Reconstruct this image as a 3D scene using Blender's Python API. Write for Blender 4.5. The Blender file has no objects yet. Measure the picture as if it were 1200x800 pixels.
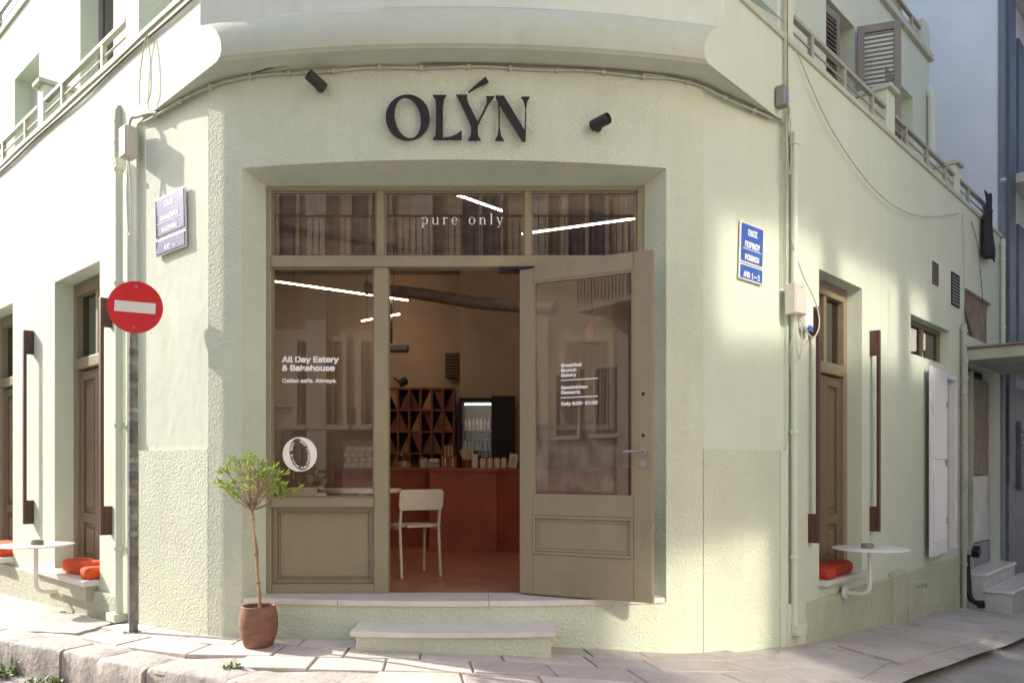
import bpy, bmesh, math, random
from mathutils import Matrix, Vector, Euler
random.seed(7)
rad = math.radians
sc = bpy.context.scene

# ------------------------------------------------------------------ camera, sky, sun, exposure
EYE = 1.225
cam_data = bpy.data.cameras.new('camera')
cam = bpy.data.objects.new('camera', cam_data)
sc.collection.objects.link(cam)
cam.location = (0, 0, EYE)
cam.rotation_euler = (rad(90), 0, 0)
cam_data.sensor_width = 36
cam_data.lens = 36 * 925 / 1200
cam_data.shift_y = 148 / 1200
cam_data.clip_start = 0.05
cam_data.clip_end = 500
sc.camera = cam

SUN_AZ, SUN_EL = rad(-65), rad(29)          # azimuth from +Y towards +X
world = bpy.data.worlds.new('World'); sc.world = world; world.use_nodes = True
wn = world.node_tree
bg = wn.nodes['Background']
sky = wn.nodes.new('ShaderNodeTexSky')
sky.sky_type = 'NISHITA'; sky.sun_disc = False
sky.sun_elevation = SUN_EL; sky.sun_rotation = SUN_AZ
sky.dust_density = 2.5; sky.air_density = .8; sky.ozone_density = .6
wn.links.new(sky.outputs[0], bg.inputs[0])
bg.inputs[1].default_value = 0.15
sun_data = bpy.data.lights.new('sun', 'SUN'); sun_data.energy = 2.6; sun_data.angle = rad(0.6)
sun_data.color = (1.0, 0.92, 0.82)
sun = bpy.data.objects.new('sun', sun_data); sc.collection.objects.link(sun)
SV = Vector((math.sin(SUN_AZ) * math.cos(SUN_EL), math.cos(SUN_AZ) * math.cos(SUN_EL), math.sin(SUN_EL)))
sun.rotation_euler = SV.to_track_quat('Z', 'Y').to_euler()
sun.location = (-10, 8, 12)
sc.view_settings.view_transform = 'Standard'; sc.view_settings.look = 'None'
sc.view_settings.exposure = 1.74; sc.view_settings.gamma = 1
sc.view_settings.use_curve_mapping = False
sc.render.engine = 'CYCLES'
sc.cycles.use_denoising = True
sc.cycles.max_bounces = 8; sc.cycles.diffuse_bounces = 4; sc.cycles.glossy_bounces = 4
sc.cycles.transparent_max_bounces = 24
sc.cycles.caustics_reflective = True
sc.cycles.use_guiding = True; sc.cycles.guiding_training_samples = 64
sc.cycles.blur_glossy = 0.0; sc.cycles.caustics_refractive = False
sc.cycles.sample_clamp_indirect = 12

# ------------------------------------------------------------------ mesh helpers
COL = sc.collection
W = {}
I4 = Matrix.Identity(4)

class MB:
    def __init__(s): s.v = []; s.f = []
    def add(s, vs, fs):
        b = len(s.v); s.v += [tuple(v) for v in vs]
        s.f += [tuple(b + i for i in f) for f in fs]; return s
    def box(s, x0, x1, y0, y1, z0, z1, M=None):
        vs = [Vector((x, y, z)) for z in (z0, z1) for y in (y0, y1) for x in (x0, x1)]
        if M is not None: vs = [M @ v for v in vs]
        return s.add(vs, [(0, 2, 3, 1), (4, 5, 7, 6), (0, 1, 5, 4), (2, 6, 7, 3), (0, 4, 6, 2), (1, 3, 7, 5)])
    def bbox(s, x0, x1, y0, y1, z0, z1, b=.005, M=None):
        """box with bevelled edges"""
        bm = bmesh.new()
        bmesh.ops.create_cube(bm, size=1)
        for v in bm.verts:
            v.co = Vector(((x0 + x1) / 2 + v.co.x * (x1 - x0), (y0 + y1) / 2 + v.co.y * (y1 - y0), (z0 + z1) / 2 + v.co.z * (z1 - z0)))
        bmesh.ops.bevel(bm, geom=list(bm.edges), offset=b, segments=2, affect='EDGES', profile=.5)
        return s.from_bm(bm, M)
    def from_bm(s, bm, M=None):
        bm.verts.index_update()
        vs = [(M @ v.co) if M is not None else v.co.copy() for v in bm.verts]
        fs = [[v.index for v in f.verts] for f in bm.faces]
        bm.free(); return s.add(vs, fs)
    def tube(s, pts, r, n=8, cap=True):
        pts = [Vector(p) for p in pts]
        rs = r if isinstance(r, (list, tuple)) else [r] * len(pts)
        b = len(s.v); up = None
        for i, p in enumerate(pts):
            t = (pts[min(i + 1, len(pts) - 1)] - pts[max(i - 1, 0)]).normalized()
            if up is None:
                up = Vector((0, 0, 1)) if abs(t.z) < .9 else Vector((1, 0, 0))
            a = t.cross(up)
            if a.length < 1e-5: a = t.cross(Vector((0, 1, 0)))
            a.normalize(); c = a.cross(t).normalized(); up = c
            for k in range(n):
                w = 2 * math.pi * k / n
                s.v.append(tuple(p + (a * math.cos(w) + c * math.sin(w)) * rs[i]))
        for i in range(len(pts) - 1):
            for k in range(n):
                s.f.append((b + i * n + k, b + i * n + (k + 1) % n, b + (i + 1) * n + (k + 1) % n, b + (i + 1) * n + k))
        if cap:
            s.f.append(tuple(b + k for k in reversed(range(n))))
            s.f.append(tuple(b + (len(pts) - 1) * n + k for k in range(n)))
        return s
    def lathe(s, prof, n=32, M=None):
        b = len(s.v)
        for (r, z) in prof:
            for k in range(n):
                w = 2 * math.pi * k / n
                p = Vector((r * math.cos(w), r * math.sin(w), z))
                s.v.append(tuple(M @ p if M is not None else p))
        for i in range(len(prof) - 1):
            for k in range(n):
                s.f.append((b + i * n + k, b + i * n + (k + 1) % n, b + (i + 1) * n + (k + 1) % n, b + (i + 1) * n + k))
        s.f.append(tuple(b + k for k in reversed(range(n))))
        s.f.append(tuple(b + (len(prof) - 1) * n + k for k in range(n)))
        return s
    def prism(s, poly, z0, z1, M=None):
        """plan polygon [(x,y)] extruded in z; z0/z1 may be per-vertex lists"""
        n = len(poly)
        a0 = z0 if isinstance(z0, (list, tuple)) else [z0] * n
        a1 = z1 if isinstance(z1, (list, tuple)) else [z1] * n
        vs = [Vector((x, y, a0[i])) for i, (x, y) in enumerate(poly)] + [Vector((x, y, a1[i])) for i, (x, y) in enumerate(poly)]
        if M is not None: vs = [M @ v for v in vs]
        fs = [tuple(reversed(range(n))), tuple(range(n, 2 * n))]
        fs += [(i, (i + 1) % n, n + (i + 1) % n, n + i) for i in range(n)]
        return s.add(vs, fs)
    def vprism(s, poly, y0, y1, M=None):
        """elevation polygon [(x,z)] extruded in y"""
        n = len(poly)
        vs = [Vector((x, y0, z)) for x, z in poly] + [Vector((x, y1, z)) for x, z in poly]
        if M is not None: vs = [M @ v for v in vs]
        fs = [tuple(range(n)), tuple(reversed(range(n, 2 * n)))]
        fs += [((i + 1) % n, i, n + i, n + (i + 1) % n) for i in range(n)]
        return s.add(vs, fs)
    def build(s, name, mat, parent=None, M=None, smooth=None, kind=None, recalc=True):
        me = bpy.data.meshes.new(name)
        me.from_pydata(s.v, [], s.f)
        if recalc:
            bm = bmesh.new(); bm.from_mesh(me)
            bmesh.ops.remove_doubles(bm, verts=bm.verts, dist=1e-6)
            bmesh.ops.recalc_face_normals(bm, faces=bm.faces)
            bm.to_mesh(me); bm.free()
        if smooth is not None:
            for p in me.polygons: p.use_smooth = True
            me.set_sharp_from_angle(angle=rad(smooth))
        return link(name, me, mat, parent, M, kind)

def link(name, me, mat, parent=None, M=None, kind=None):
    if mat is not None and not me.materials: me.materials.append(mat)
    o = bpy.data.objects.new(name, me); COL.objects.link(o)
    M = M if M is not None else I4
    o.matrix_basis = M; W[o] = M.copy()
    if parent is not None:
        o.parent = parent; o.matrix_parent_inverse = W[parent].inverted()
    if kind: o['kind'] = kind
    return o

def tag(o, label, cat, group=None):
    o['label'] = label; o['category'] = cat
    if group: o['group'] = group
    return o

def thing(name, label, cat, M=None, group=None):
    o = bpy.data.objects.new(name, None); COL.objects.link(o)
    M = M if M is not None else I4
    o.matrix_basis = M; W[o] = M.copy(); o.empty_display_size = .1
    return tag(o, label, cat, group)

def T(x, y, z): return Matrix.Translation((x, y, z))
def RZ(a): return Matrix.Rotation(a, 4, 'Z')

# ------------------------------------------------------------------ materials
def mat(name, col, rough=.8, var=.12, vscale=2.5, bump=0.0, bscale=60, bdist=.01, metal=0.0, spec=.5,
        col2=None, fine=0.0, kind='noise', detail=5.0, coat=0.0, stain=None, stain_amt=0.0, stain_scale=1.2, stretch=None, streak=0.0):
    m = bpy.data.materials.new(name); m.use_nodes = True
    nt = m.node_tree; N = nt.nodes; L = nt.links
    p = N['Principled BSDF']
    p.inputs['Roughness'].default_value = rough; p.inputs['Metallic'].default_value = metal
    p.inputs['Specular IOR Level'].default_value = spec
    if coat: p.inputs['Coat Weight'].default_value = coat
    tc = N.new('ShaderNodeTexCoord')
    vec = tc.outputs['Object']
    if stretch:
        mp = N.new('ShaderNodeMapping'); mp.inputs['Scale'].default_value = stretch
        L.new(vec, mp.inputs['Vector']); vec = mp.outputs[0]
    nz = N.new('ShaderNodeTexNoise'); nz.inputs['Scale'].default_value = vscale; nz.inputs['Detail'].default_value = 6
    nz.inputs['Roughness'].default_value = .6
    L.new(vec, nz.inputs['Vector'])
    rp = N.new('ShaderNodeValToRGB')
    c2 = col2 if col2 else tuple(c * (1 - var) for c in col)
    c1 = col if col2 else tuple(min(1, c * (1 + var * .5)) for c in col)
    rp.color_ramp.elements[0].position = .32; rp.color_ramp.elements[1].position = .68
    rp.color_ramp.elements[0].color = (*c2, 1); rp.color_ramp.elements[1].color = (*c1, 1)
    L.new(nz.outputs['Fac'], rp.inputs[0])
    out = rp.outputs[0]
    if fine:
        n2 = N.new('ShaderNodeTexNoise'); n2.inputs['Scale'].default_value = bscale * 1.7; n2.inputs['Detail'].default_value = 3
        L.new(vec, n2.inputs['Vector'])
        mr = N.new('ShaderNodeMapRange'); mr.inputs[1].default_value = .3; mr.inputs[2].default_value = .7
        mr.inputs[3].default_value = 1 - fine; mr.inputs[4].default_value = 1 + fine * .5
        L.new(n2.outputs['Fac'], mr.inputs[0])
        mx = N.new('ShaderNodeVectorMath'); mx.operation = 'SCALE'
        L.new(out, mx.inputs[0]); L.new(mr.outputs[0], mx.inputs['Scale']); out = mx.outputs[0]
    if stain:
        n3 = N.new('ShaderNodeTexNoise'); n3.inputs['Scale'].default_value = stain_scale; n3.inputs['Detail'].default_value = 8
        n3.inputs['Roughness'].default_value = .7; n3.inputs['Distortion'].default_value = .6
        L.new(tc.outputs['Object'], n3.inputs['Vector'])
        mr = N.new('ShaderNodeMapRange'); mr.inputs[1].default_value = .52; mr.inputs[2].default_value = .72
        mr.inputs[3].default_value = 0; mr.inputs[4].default_value = stain_amt
        L.new(n3.outputs['Fac'], mr.inputs[0])
        mm = N.new('ShaderNodeMix'); mm.data_type = 'RGBA'
        L.new(mr.outputs[0], mm.inputs[0]); L.new(out, mm.inputs[6]); mm.inputs[7].default_value = (*stain, 1)
        out = mm.outputs[2]
    if streak:
        mp2 = N.new('ShaderNodeMapping'); mp2.inputs['Scale'].default_value = (7, 7, .35)
        L.new(tc.outputs['Object'], mp2.inputs['Vector'])
        n4 = N.new('ShaderNodeTexNoise'); n4.inputs['Scale'].default_value = 1.6; n4.inputs['Detail'].default_value = 5
        L.new(mp2.outputs[0], n4.inputs['Vector'])
        mr = N.new('ShaderNodeMapRange'); mr.inputs[1].default_value = .50; mr.inputs[2].default_value = .75
        mr.inputs[3].default_value = 1; mr.inputs[4].default_value = 1 - streak * 2
        L.new(n4.outputs['Fac'], mr.inputs[0])
        mx = N.new('ShaderNodeVectorMath'); mx.operation = 'SCALE'
        L.new(out, mx.inputs[0]); L.new(mr.outputs[0], mx.inputs['Scale']); out = mx.outputs[0]
    L.new(out, p.inputs['Base Color'])
    if bump:
        if kind == 'voronoi':
            b = N.new('ShaderNodeTexVoronoi'); b.feature = 'SMOOTH_F1'; b.inputs['Scale'].default_value = bscale
            b.inputs['Randomness'].default_value = 1; bo = b.outputs['Distance']
        else:
            b = N.new('ShaderNodeTexNoise'); b.inputs['Scale'].default_value = bscale; b.inputs['Detail'].default_value = detail
            b.inputs['Roughness'].default_value = .55; bo = b.outputs['Fac']
        L.new(vec, b.inputs['Vector'])
        bp = N.new('ShaderNodeBump'); bp.inputs['Strength'].default_value = bump; bp.inputs['Distance'].default_value = bdist
        L.new(bo, bp.inputs['Height']); L.new(bp.outputs[0], p.inputs['Normal'])
    return m

def glow(name, col, strength):
    m = bpy.data.materials.new(name); m.use_nodes = True
    p = m.node_tree.nodes['Principled BSDF']
    p.inputs['Base Color'].default_value = (.9, .9, .85, 1)
    p.inputs['Emission Color'].default_value = (*col, 1); p.inputs['Emission Strength'].default_value = strength
    return m

def glass(name, base=.07, tint=(.93, .93, .90), gl_rough=.0):
    m = bpy.data.materials.new(name); m.use_nodes = True
    nt = m.node_tree; N = nt.nodes; L = nt.links
    N.remove(N['Principled BSDF'])
    out = N['Material Output']
    tr = N.new('ShaderNodeBsdfTransparent'); tr.inputs[0].default_value = (*tint, 1)
    gl = N.new('ShaderNodeBsdfGlossy'); gl.inputs['Roughness'].default_value = gl_rough
    lw = N.new('ShaderNodeLayerWeight'); lw.inputs[0].default_value = .5
    pw = N.new('ShaderNodeMath'); pw.operation = 'POWER'; pw.inputs[1].default_value = 4
    L.new(lw.outputs['Facing'], pw.inputs[0])
    ma = N.new('ShaderNodeMath'); ma.operation = 'MULTIPLY_ADD'; ma.inputs[1].default_value = .85; ma.inputs[2].default_value = base
    L.new(pw.outputs[0], ma.inputs[0])
    mx = N.new('ShaderNodeMixShader')
    L.new(ma.outputs[0], mx.inputs[0]); L.new(tr.outputs[0], mx.inputs[1]); L.new(gl.outputs[0], mx.inputs[2])
    L.new(mx.outputs[0], out.inputs['Surface'])
    return m

SAGE = (.598, .646, .515)
M_rough = mat('sage_roughcast', SAGE, .9, .07, 1.6, bump=1.0, bscale=58, bdist=.0125, fine=.05, detail=3, stain=(.50, .51, .40), stain_amt=.35, stain_scale=1.7, streak=.018)
M_smooth = mat('sage_render', (.605, .658, .545), .88, .06, 1.1, bump=.35, bscale=9, bdist=.012, detail=7, stain=(.56, .59, .47), stain_amt=.4, stain_scale=1.3, streak=.018)
M_plinth = mat('sage_plinth', (.50, .53, .41), .92, .12, 3, bump=.9, bscale=34, bdist=.018, fine=.08, detail=4, stain=(.40, .37, .28), stain_amt=.5, stain_scale=3)
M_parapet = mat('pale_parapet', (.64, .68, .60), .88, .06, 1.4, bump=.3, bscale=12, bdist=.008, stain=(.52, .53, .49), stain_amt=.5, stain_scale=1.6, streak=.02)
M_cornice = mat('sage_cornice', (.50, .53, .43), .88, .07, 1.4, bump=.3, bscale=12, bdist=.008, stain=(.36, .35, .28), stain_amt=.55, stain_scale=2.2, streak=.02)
M_frame = mat('olive_paint', (.275, .24, .155), .52, .08, 5, bump=.25, bscale=40, bdist=.003, spec=.4, stain=(.215, .18, .125), stain_amt=.4, stain_scale=5, stretch=(1, 1, .25))
M_frame_dark = mat('olive_paint_door', (.245, .213, .142), .5, .08, 5, bump=.25, bscale=40, bdist=.003, spec=.4, stain=(.17, .14, .10), stain_amt=.45, stain_scale=4, stretch=(1, 1, .25))
M_sidefr = mat('taupe_paint', (.25, .205, .135), .55, .07, 5, bump=.12, bscale=90, bdist=.002, spec=.4)
M_panel = mat('dark_taupe_panel', (.18, .13, .082), .5, .08, 6, bump=.1, bscale=80, bdist=.002)
M_marble = mat('white_marble', (.66, .63, .60), .35, .10, 5, bump=.08, bscale=30, bdist=.003, stain=(.5, .46, .43), stain_amt=.35, stain_scale=4)
M_marble_old = mat('grey_marble', (.50, .50, .50), .5, .2, 4, bump=.1, bscale=30, bdist=.004, stain=(.3, .3, .31), stain_amt=.5, stain_scale=5)
M_slab = mat('limestone_slab', (.56, .51, .465), .8, .13, 3, bump=.5, bscale=28, bdist=.008, fine=.08, stain=(.33, .29, .26), stain_amt=.6, stain_scale=3.5)
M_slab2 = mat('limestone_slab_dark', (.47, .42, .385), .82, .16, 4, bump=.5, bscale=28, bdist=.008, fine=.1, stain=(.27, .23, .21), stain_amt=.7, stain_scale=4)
M_kerb = mat('kerb_stone', (.42, .39, .36), .85, .2, 5, bump=.8, bscale=22, bdist=.014, fine=.12, stain=(.15, .13, .115), stain_amt=.85, stain_scale=4)
M_concrete = mat('pavement_concrete', (.49, .44, .40), .9, .2, 2, bump=.9, bscale=24, bdist=.012, fine=.12, stain=(.26, .235, .22), stain_amt=.75, stain_scale=2.6)
M_conc2 = mat('patched_concrete', (.47, .43, .40), .9, .18, 3, bump=.9, bscale=30, bdist=.012, fine=.12, stain=(.30, .265, .245), stain_amt=.7, stain_scale=3.4)
M_asphalt = mat('old_asphalt', (.37, .345, .33), .92, .2, 2, bump=.9, bscale=70, bdist=.012, fine=.25, stain=(.13, .12, .12), stain_amt=.5)
M_black = mat('black_metal', (.012, .011, .012), .6, .1, 8, spec=.4)
M_letter = mat('letter_metal', (.022, .014, .014), .5, .15, 10, spec=.35)
M_spot = mat('spot_brown', (.030, .021, .020), .55, .1, 10)
M_bar = mat('maroon_bar', (.085, .038, .030), .5, .12, 8, bump=.08, bscale=60, bdist=.002)
M_white = mat('white_powder', (.74, .73, .70), .4, .05, 6)
M_plastic = mat('pale_plastic', (.60, .55, .48), .5, .08, 6, stain=(.42, .38, .33), stain_amt=.4, stain_scale=9)
M_plasticw = mat('white_plastic', (.68, .69, .72), .4, .04, 6)
M_cable = mat('painted_cable', (.46, .47, .36), .7, .15, 12)
M_cabled = mat('dark_cable', (.16, .15, .13), .7, .2, 12)
M_grey = mat('grey_metal', (.30, .30, .30), .45, .15, 12, metal=.6)
M_pole = mat('galvanised_pole', (.22, .21, .20), .55, .4, 14, metal=.4, bump=.2, bscale=60, bdist=.002, stain=(.05, .045, .045), stain_amt=.9, stain_scale=11)
M_stk = mat('dark_sticker', (.13, .125, .12), .6, .5, 25)
M_stk2 = mat('torn_sticker', (.34, .32, .30), .6, .6, 22)
M_red = mat('sign_red', (.62, .018, .022), .35, .05, 6, spec=.4)
M_signw = mat('sign_white', (.72, .70, .66), .4, .05, 6)
M_blue = mat('enamel_blue', (.045, .115, .40), .3, .12, 9, spec=.5, stain=(.12, .17, .38), stain_amt=.35, stain_scale=16)
M_bluepale = mat('enamel_blue_faded', (.055, .075, .27), .5, .15, 9, spec=.25, stain=(.4, .4, .5), stain_amt=.4, stain_scale=14)
M_vinyl = mat('white_vinyl', (.88, .87, .85), .5, .02, 6)
M_orange = mat('orange_fabric', (.66, .085, .018), .9, .12, 14, bump=.5, bscale=160, bdist=.004)
M_redcush = mat('red_fabric', (.50, .05, .018), .9, .12, 14, bump=.5, bscale=160, bdist=.004)
M_ash = mat('olive_ceramic', (.22, .23, .15), .5, .15, 14)
M_pot = mat('terracotta', (.24, .115, .075), .75, .3, 9, bump=.4, bscale=40, bdist=.006, stain=(.16, .075, .05), stain_amt=.6, stain_scale=7, stretch=(1, 1, 3.5))
M_soil = mat('soil', (.10, .06, .04), .95, .5, 40, bump=1, bscale=70, bdist=.02)
M_bark = mat('bark', (.30, .22, .15), .9, .3, 30, bump=.6, bscale=60, bdist=.006, stretch=(1, 1, .2))
M_bamboo = mat('bamboo_stake', (.46, .27, .12), .6, .2, 20)
M_tie = mat('green_tie', (.05, .25, .15), .6, .1, 20)
def leafmat(name, c1, c2, sub=.3):
    m = mat(name, c1, .55, .2, 22, col2=c2)
    nt = m.node_tree; p = nt.nodes['Principled BSDF']
    tl = nt.nodes.new('ShaderNodeBsdfTranslucent'); mx = nt.nodes.new('ShaderNodeMixShader'); mx.inputs[0].default_value = sub
    src = p.inputs['Base Color'].links[0].from_socket
    nt.links.new(src, tl.inputs[0])
    nt.links.new(p.outputs[0], mx.inputs[1]); nt.links.new(tl.outputs[0], mx.inputs[2])
    nt.links.new(mx.outputs[0], nt.nodes['Material Output'].inputs['Surface'])
    return m
M_leaf = leafmat('olive_leaf', (.42, .54, .08), (.16, .25, .06))
M_dry = leafmat('dry_leaf', (.52, .36, .25), (.32, .21, .13))
M_weed = leafmat('weed_leaf', (.16, .22, .06), (.07, .12, .03))
M_floor = mat('terracotta_floor', (.46, .20, .115), .36, .25, 4, bump=.15, bscale=20, bdist=.004)
M_counter = mat('rust_counter', (.44, .115, .06), .6, .22, 3, bump=.25, bscale=16, bdist=.006, fine=.12)
M_intwall = mat('interior_plaster', (.44, .35, .28), .9, .12, 2)
M_ceil = mat('interior_ceiling', (.25, .22, .20), .95, .3, 3, bump=.4, bscale=30, bdist=.01)
M_wood = mat('red_wood', (.20, .062, .030), .55, .3, 5, stretch=(1, 6, 6))
M_woodl = mat('pale_wood', (.36, .18, .09), .55, .3, 5, stretch=(1, 6, 6))
M_duct = mat('duct_metal', (.30, .28, .27), .45, .25, 10, metal=.5)
M_cream = mat('cream_chair', (.68, .60, .46), .45, .04, 6)
M_louv = mat('grey_shutter', (.235, .215, .19), .7, .12, 5, bump=.15, bscale=60, bdist=.003)
M_rail = mat('rail_paint', (.38, .36, .29), .6, .15, 6)
M_tilepink = mat('pink_tile', (.50, .43, .42), .4, .08, 5)
M_dark = mat('dark_void', (.02, .018, .017), .8, .3, 3)
M_darkcloth = mat('dark_cloth', (.035, .03, .04), .95, .3, 12, bump=.6, bscale=40, bdist=.01)
M_bluewall = mat('blue_grey_wall', (.70, .74, .80), .85, .08, .8, bump=.25, bscale=14, bdist=.008, stain=(.62, .66, .72), stain_amt=.4)
M_slate = mat('slate_paint', (.11, .13, .165), .6, .2, 3, bump=.2, bscale=20, bdist=.006)
M_slate2 = mat('slate_light', (.20, .225, .26), .6, .2, 3)
M_bambooscr = mat('reed_screen', (.50, .30, .13), .8, .35, 9, stretch=(12, 12, .6), bump=.4, bscale=9, bdist=.01)
M_rust = mat('rust_sheet', (.16, .07, .045), .8, .4, 6)
M_canopy = mat('canopy_concrete', (.40, .42, .34), .9, .2, 3, bump=.4, bscale=20, bdist=.008)
M_brownpink = mat('pleated_sheet', (.28, .22, .185), .8, .25, 8)
M_opp = mat('ochre_render', (.60, .51, .39), .9, .15, 1, bump=.3, bscale=12, bdist=.01, stain=(.35, .30, .25), stain_amt=.5, stain_scale=.8)
M_opp2 = mat('grey_pilaster', (.60, .58, .54), .9, .1, 2)
M_opp3 = mat('cream_render', (.46, .44, .40), .9, .12, 1, bump=.3, bscale=12, bdist=.01)
M_graf = mat('graffiti_wall', (.50, .46, .42), .9, .6, 1.8, stain=(.05, .05, .08), stain_amt=1.0, stain_scale=2.3)
M_winfr = mat('far_window_frame', (.50, .48, .45), .6, .1, 3)
G_pane = glass('shop_glass', .036, (.92, .92, .91))
G_dark = glass('far_glass', .14, (.35, .35, .36))
G_clear = glass('clear_glass', .06, (.96, .96, .95))
def mirror_glass(name, rough, amt):
    m = bpy.data.materials.new(name); m.use_nodes = True
    nt = m.node_tree; p = nt.nodes['Principled BSDF']
    p.inputs['Base Color'].default_value = (amt, amt, amt * .96, 1); p.inputs['Metallic'].default_value = 1.0; p.inputs['Roughness'].default_value = rough
    return m
G_mirror = mirror_glass('reflective_glazing', .09, .46)
E_led = glow('led_strip', (1.0, .70, .44), 23)
E_pend = glow('pendant_glow', (1.0, .60, .28), 9)

# ------------------------------------------------------------------ plan of the corner
X0 = -.385
_PL = [(0, 0), (.35, .0089), (.7, .0356), (1.05, .080), (1.413, .1457), (1.55, .195), (1.69, .275), (2.47, .885)]
def sagfun(d):
    d = abs(d)
    if d <= 1.413: return d * d / (2 * 6.85)
    for (a, b), (c, e) in zip(_PL[4:], _PL[5:]):
        if d <= c: return b + (e - b) * (d - a) / (c - a)
    return .885
def plan(d): return (X0 + d, 5.115 + sagfun(d))
def pnorm(d):
    e = .02
    if abs(d) > 1.69: a, b = (1.72, 2.4) if d > 0 else (-2.4, -1.72)
    else: a, b = d - e, d + e
    p, q = plan(a), plan(b); dx, dy = q[0] - p[0], q[1] - p[1]; l = math.hypot(dx, dy)
    return (dy / l, -dx / l)
def poff(d, o):
    p, n = plan(d), pnorm(d); return (p[0] + n[0] * o, p[1] + n[1] * o)
def span(a, b, n): return [a + (b - a) * i / n for i in range(n + 1)]

L0 = Vector((X0 - 2.47, 6.0, 0)); R0 = Vector((X0 + 2.47, 6.0, 0))
AL, AR = math.atan2(-.685, .7286), math.atan2(.7286, .685)
FL = T(*L0) @ RZ(AL)          # local x runs right along the left facade (corner at x=0), y goes into the wall
FR = T(*R0) @ RZ(AR)          # local x runs away along the right facade, y goes into the wall
NLo = Vector((-.685, -.7286)); NRo = Vector((.7286, -.685))

def smooth_max(v, k=.25): return (v + math.sqrt(v * v + k * k)) / 2
def gz(x, y):
    x = max(-14, min(12, x))
    return .10 - .100 * smooth_max(x + .1, .4) - .05 * smooth_max(-1.6 - x, .3)

# ------------------------------------------------------------------ road and pavement
KERB = [(-16.0, 13.8), (-9.0, 9.15), (-5.4, 6.75), (-3.6, 5.55), (-3.1, 5.24), (-2.67, 4.93), (-1.98, 4.42), (-1.3, 4.05), (-.6, 3.8), (.2, 3.7), (.9, 3.8), (1.7, 4.3), (2.4, 4.97), (3.05, 5.66), (4.9, 7.55), (7.6, 10.4), (14, 17.0)]
def kerb_at(x):
    for (a, b), (c, d) in zip(KERB, KERB[1:]):
        if a <= x <= c: return b + (d - b) * (x - a) / (c - a)
    return KERB[0][1] if x < KERB[0][0] else KERB[-1][1]
def road_drop(x): return .20 if x < 0 else (.20 - .12 * min(1, x / 3.0))

mb = MB()
gxs = sorted(set([-90, -50, -30, -20] + span(-14, 14, 56) + [20, 35, 60, 90])); gys = sorted(set([-90, -50, -25, -15] + span(-10, 20, 40) + [30, 50, 90]))
mb.add([(x, y, gz(x, y) - road_drop(x)) for y in gys for x in gxs],
       [(j * len(gxs) + i, j * len(gxs) + i + 1, (j + 1) * len(gxs) + i + 1, (j + 1) * len(gxs) + i) for j in range(len(gys) - 1) for i in range(len(gxs) - 1)])
road = mb.build('road', M_asphalt, smooth=60, kind='structure', recalc=False)

def wall_y(x):
    if x < L0.x: return L0.y + (L0.x - x) * .685 / .7286
    if x > R0.x: return R0.y + (x - R0.x) * .7286 / .685
    return plan(x - X0)[1]
mb = MB(); PX = span(-12, 9.6, 216); NV = 14
for x in PX:
    a, b = kerb_at(x) + .02, wall_y(x) + .12
    for j in range(NV + 1):
        y = a + (b - a) * j / NV
        bump = .006 * math.sin(x * 3.1 + y * 2.3) + .004 * math.sin(x * 7.7 - y * 5)
        mb.v.append((x, y, gz(x, y) + bump - .008))
mb.f = [(i * (NV + 1) + j, (i + 1) * (NV + 1) + j, (i + 1) * (NV + 1) + j + 1, i * (NV + 1) + j + 1) for i in range(len(PX) - 1) for j in range(NV)]
pavement = mb.build('pavement', M_concrete, smooth=60, kind='structure', recalc=False)

# stone slabs in rows along the corner, each a piece of the pavement
def slab(quad, m, lift):
    c = Vector((sum(p[0] for p in quad) / 4, sum(p[1] for p in quad) / 4))
    q = []
    for p in quad:
        v = Vector(p) - c; l = v.length
        q.append(c + v * (1 - .008 / l))
    tilt = (random.uniform(-.006, .006), random.uniform(-.006, .006))
    def zz(p, k): return gz(p.x, p.y) + lift + (p.x - c.x) * tilt[0] + (p.y - c.y) * tilt[1] + k
    top = [Vector((p.x, p.y, zz(p, 0))) for p in q]
    inn = [Vector((c.x + (p.x - c.x) * .975, c.y + (p.y - c.y) * .975, zz(p, .004))) for p in q]
    bot = [Vector((p.x, p.y, zz(p, -.05))) for p in q]
    b = MB(); b.add(bot + top + inn, [(0, 1, 5, 4), (1, 2, 6, 5), (2, 3, 7, 6), (3, 0, 4, 7), (4, 5, 9, 8), (5, 6, 10, 9), (6, 7, 11, 10), (7, 4, 8, 11), (8, 9, 10, 11)])
    return b.build('paving_slab', m, pavement, recalc=False)
def uv_pt(u, v):   # u along the corner, v out from the wall
    if -2.47 <= u <= 2.47: p, n = plan(u), pnorm(max(-1.9, min(1.9, u)))
    elif u < 0:
        s = -2.47 - u; p = (L0.x - .7286 * s, L0.y + .685 * s); n = NLo
    else:
        s = u - 2.47; p = (R0.x + .685 * s, R0.y + .7286 * s); n = NRo
    k = .35 + .65 * min(1, abs(u) / 2.2) if abs(u) < 2.2 else 1
    return (p[0] + n[0] * v, p[1] + n[1] * v)
rows = [(.0, .21), (.21, .47), (.47, .75), (.75, 1.02)]
for r, (v0, v1) in enumerate(rows):
    u = -2.62 + (.0, .22, .1, .3)[r]
    while u < 1.75:
        w = random.uniform(.36, .52); u1 = min(u + w, 1.9)
        quad = [uv_pt(u + (v0 * .12), v0), uv_pt(u1 + v0 * .12, v0), uv_pt(u1 + v1 * .12, v1), uv_pt(u + v1 * .12, v1)]
        cx, cy = sum(p[0] for p in quad) / 4, sum(p[1] for p in quad) / 4
        ok = all(p[1] > kerb_at(p[0]) + .235 for p in quad)
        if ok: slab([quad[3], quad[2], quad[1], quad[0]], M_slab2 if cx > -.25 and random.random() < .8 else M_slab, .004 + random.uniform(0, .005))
        u = u1

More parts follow.
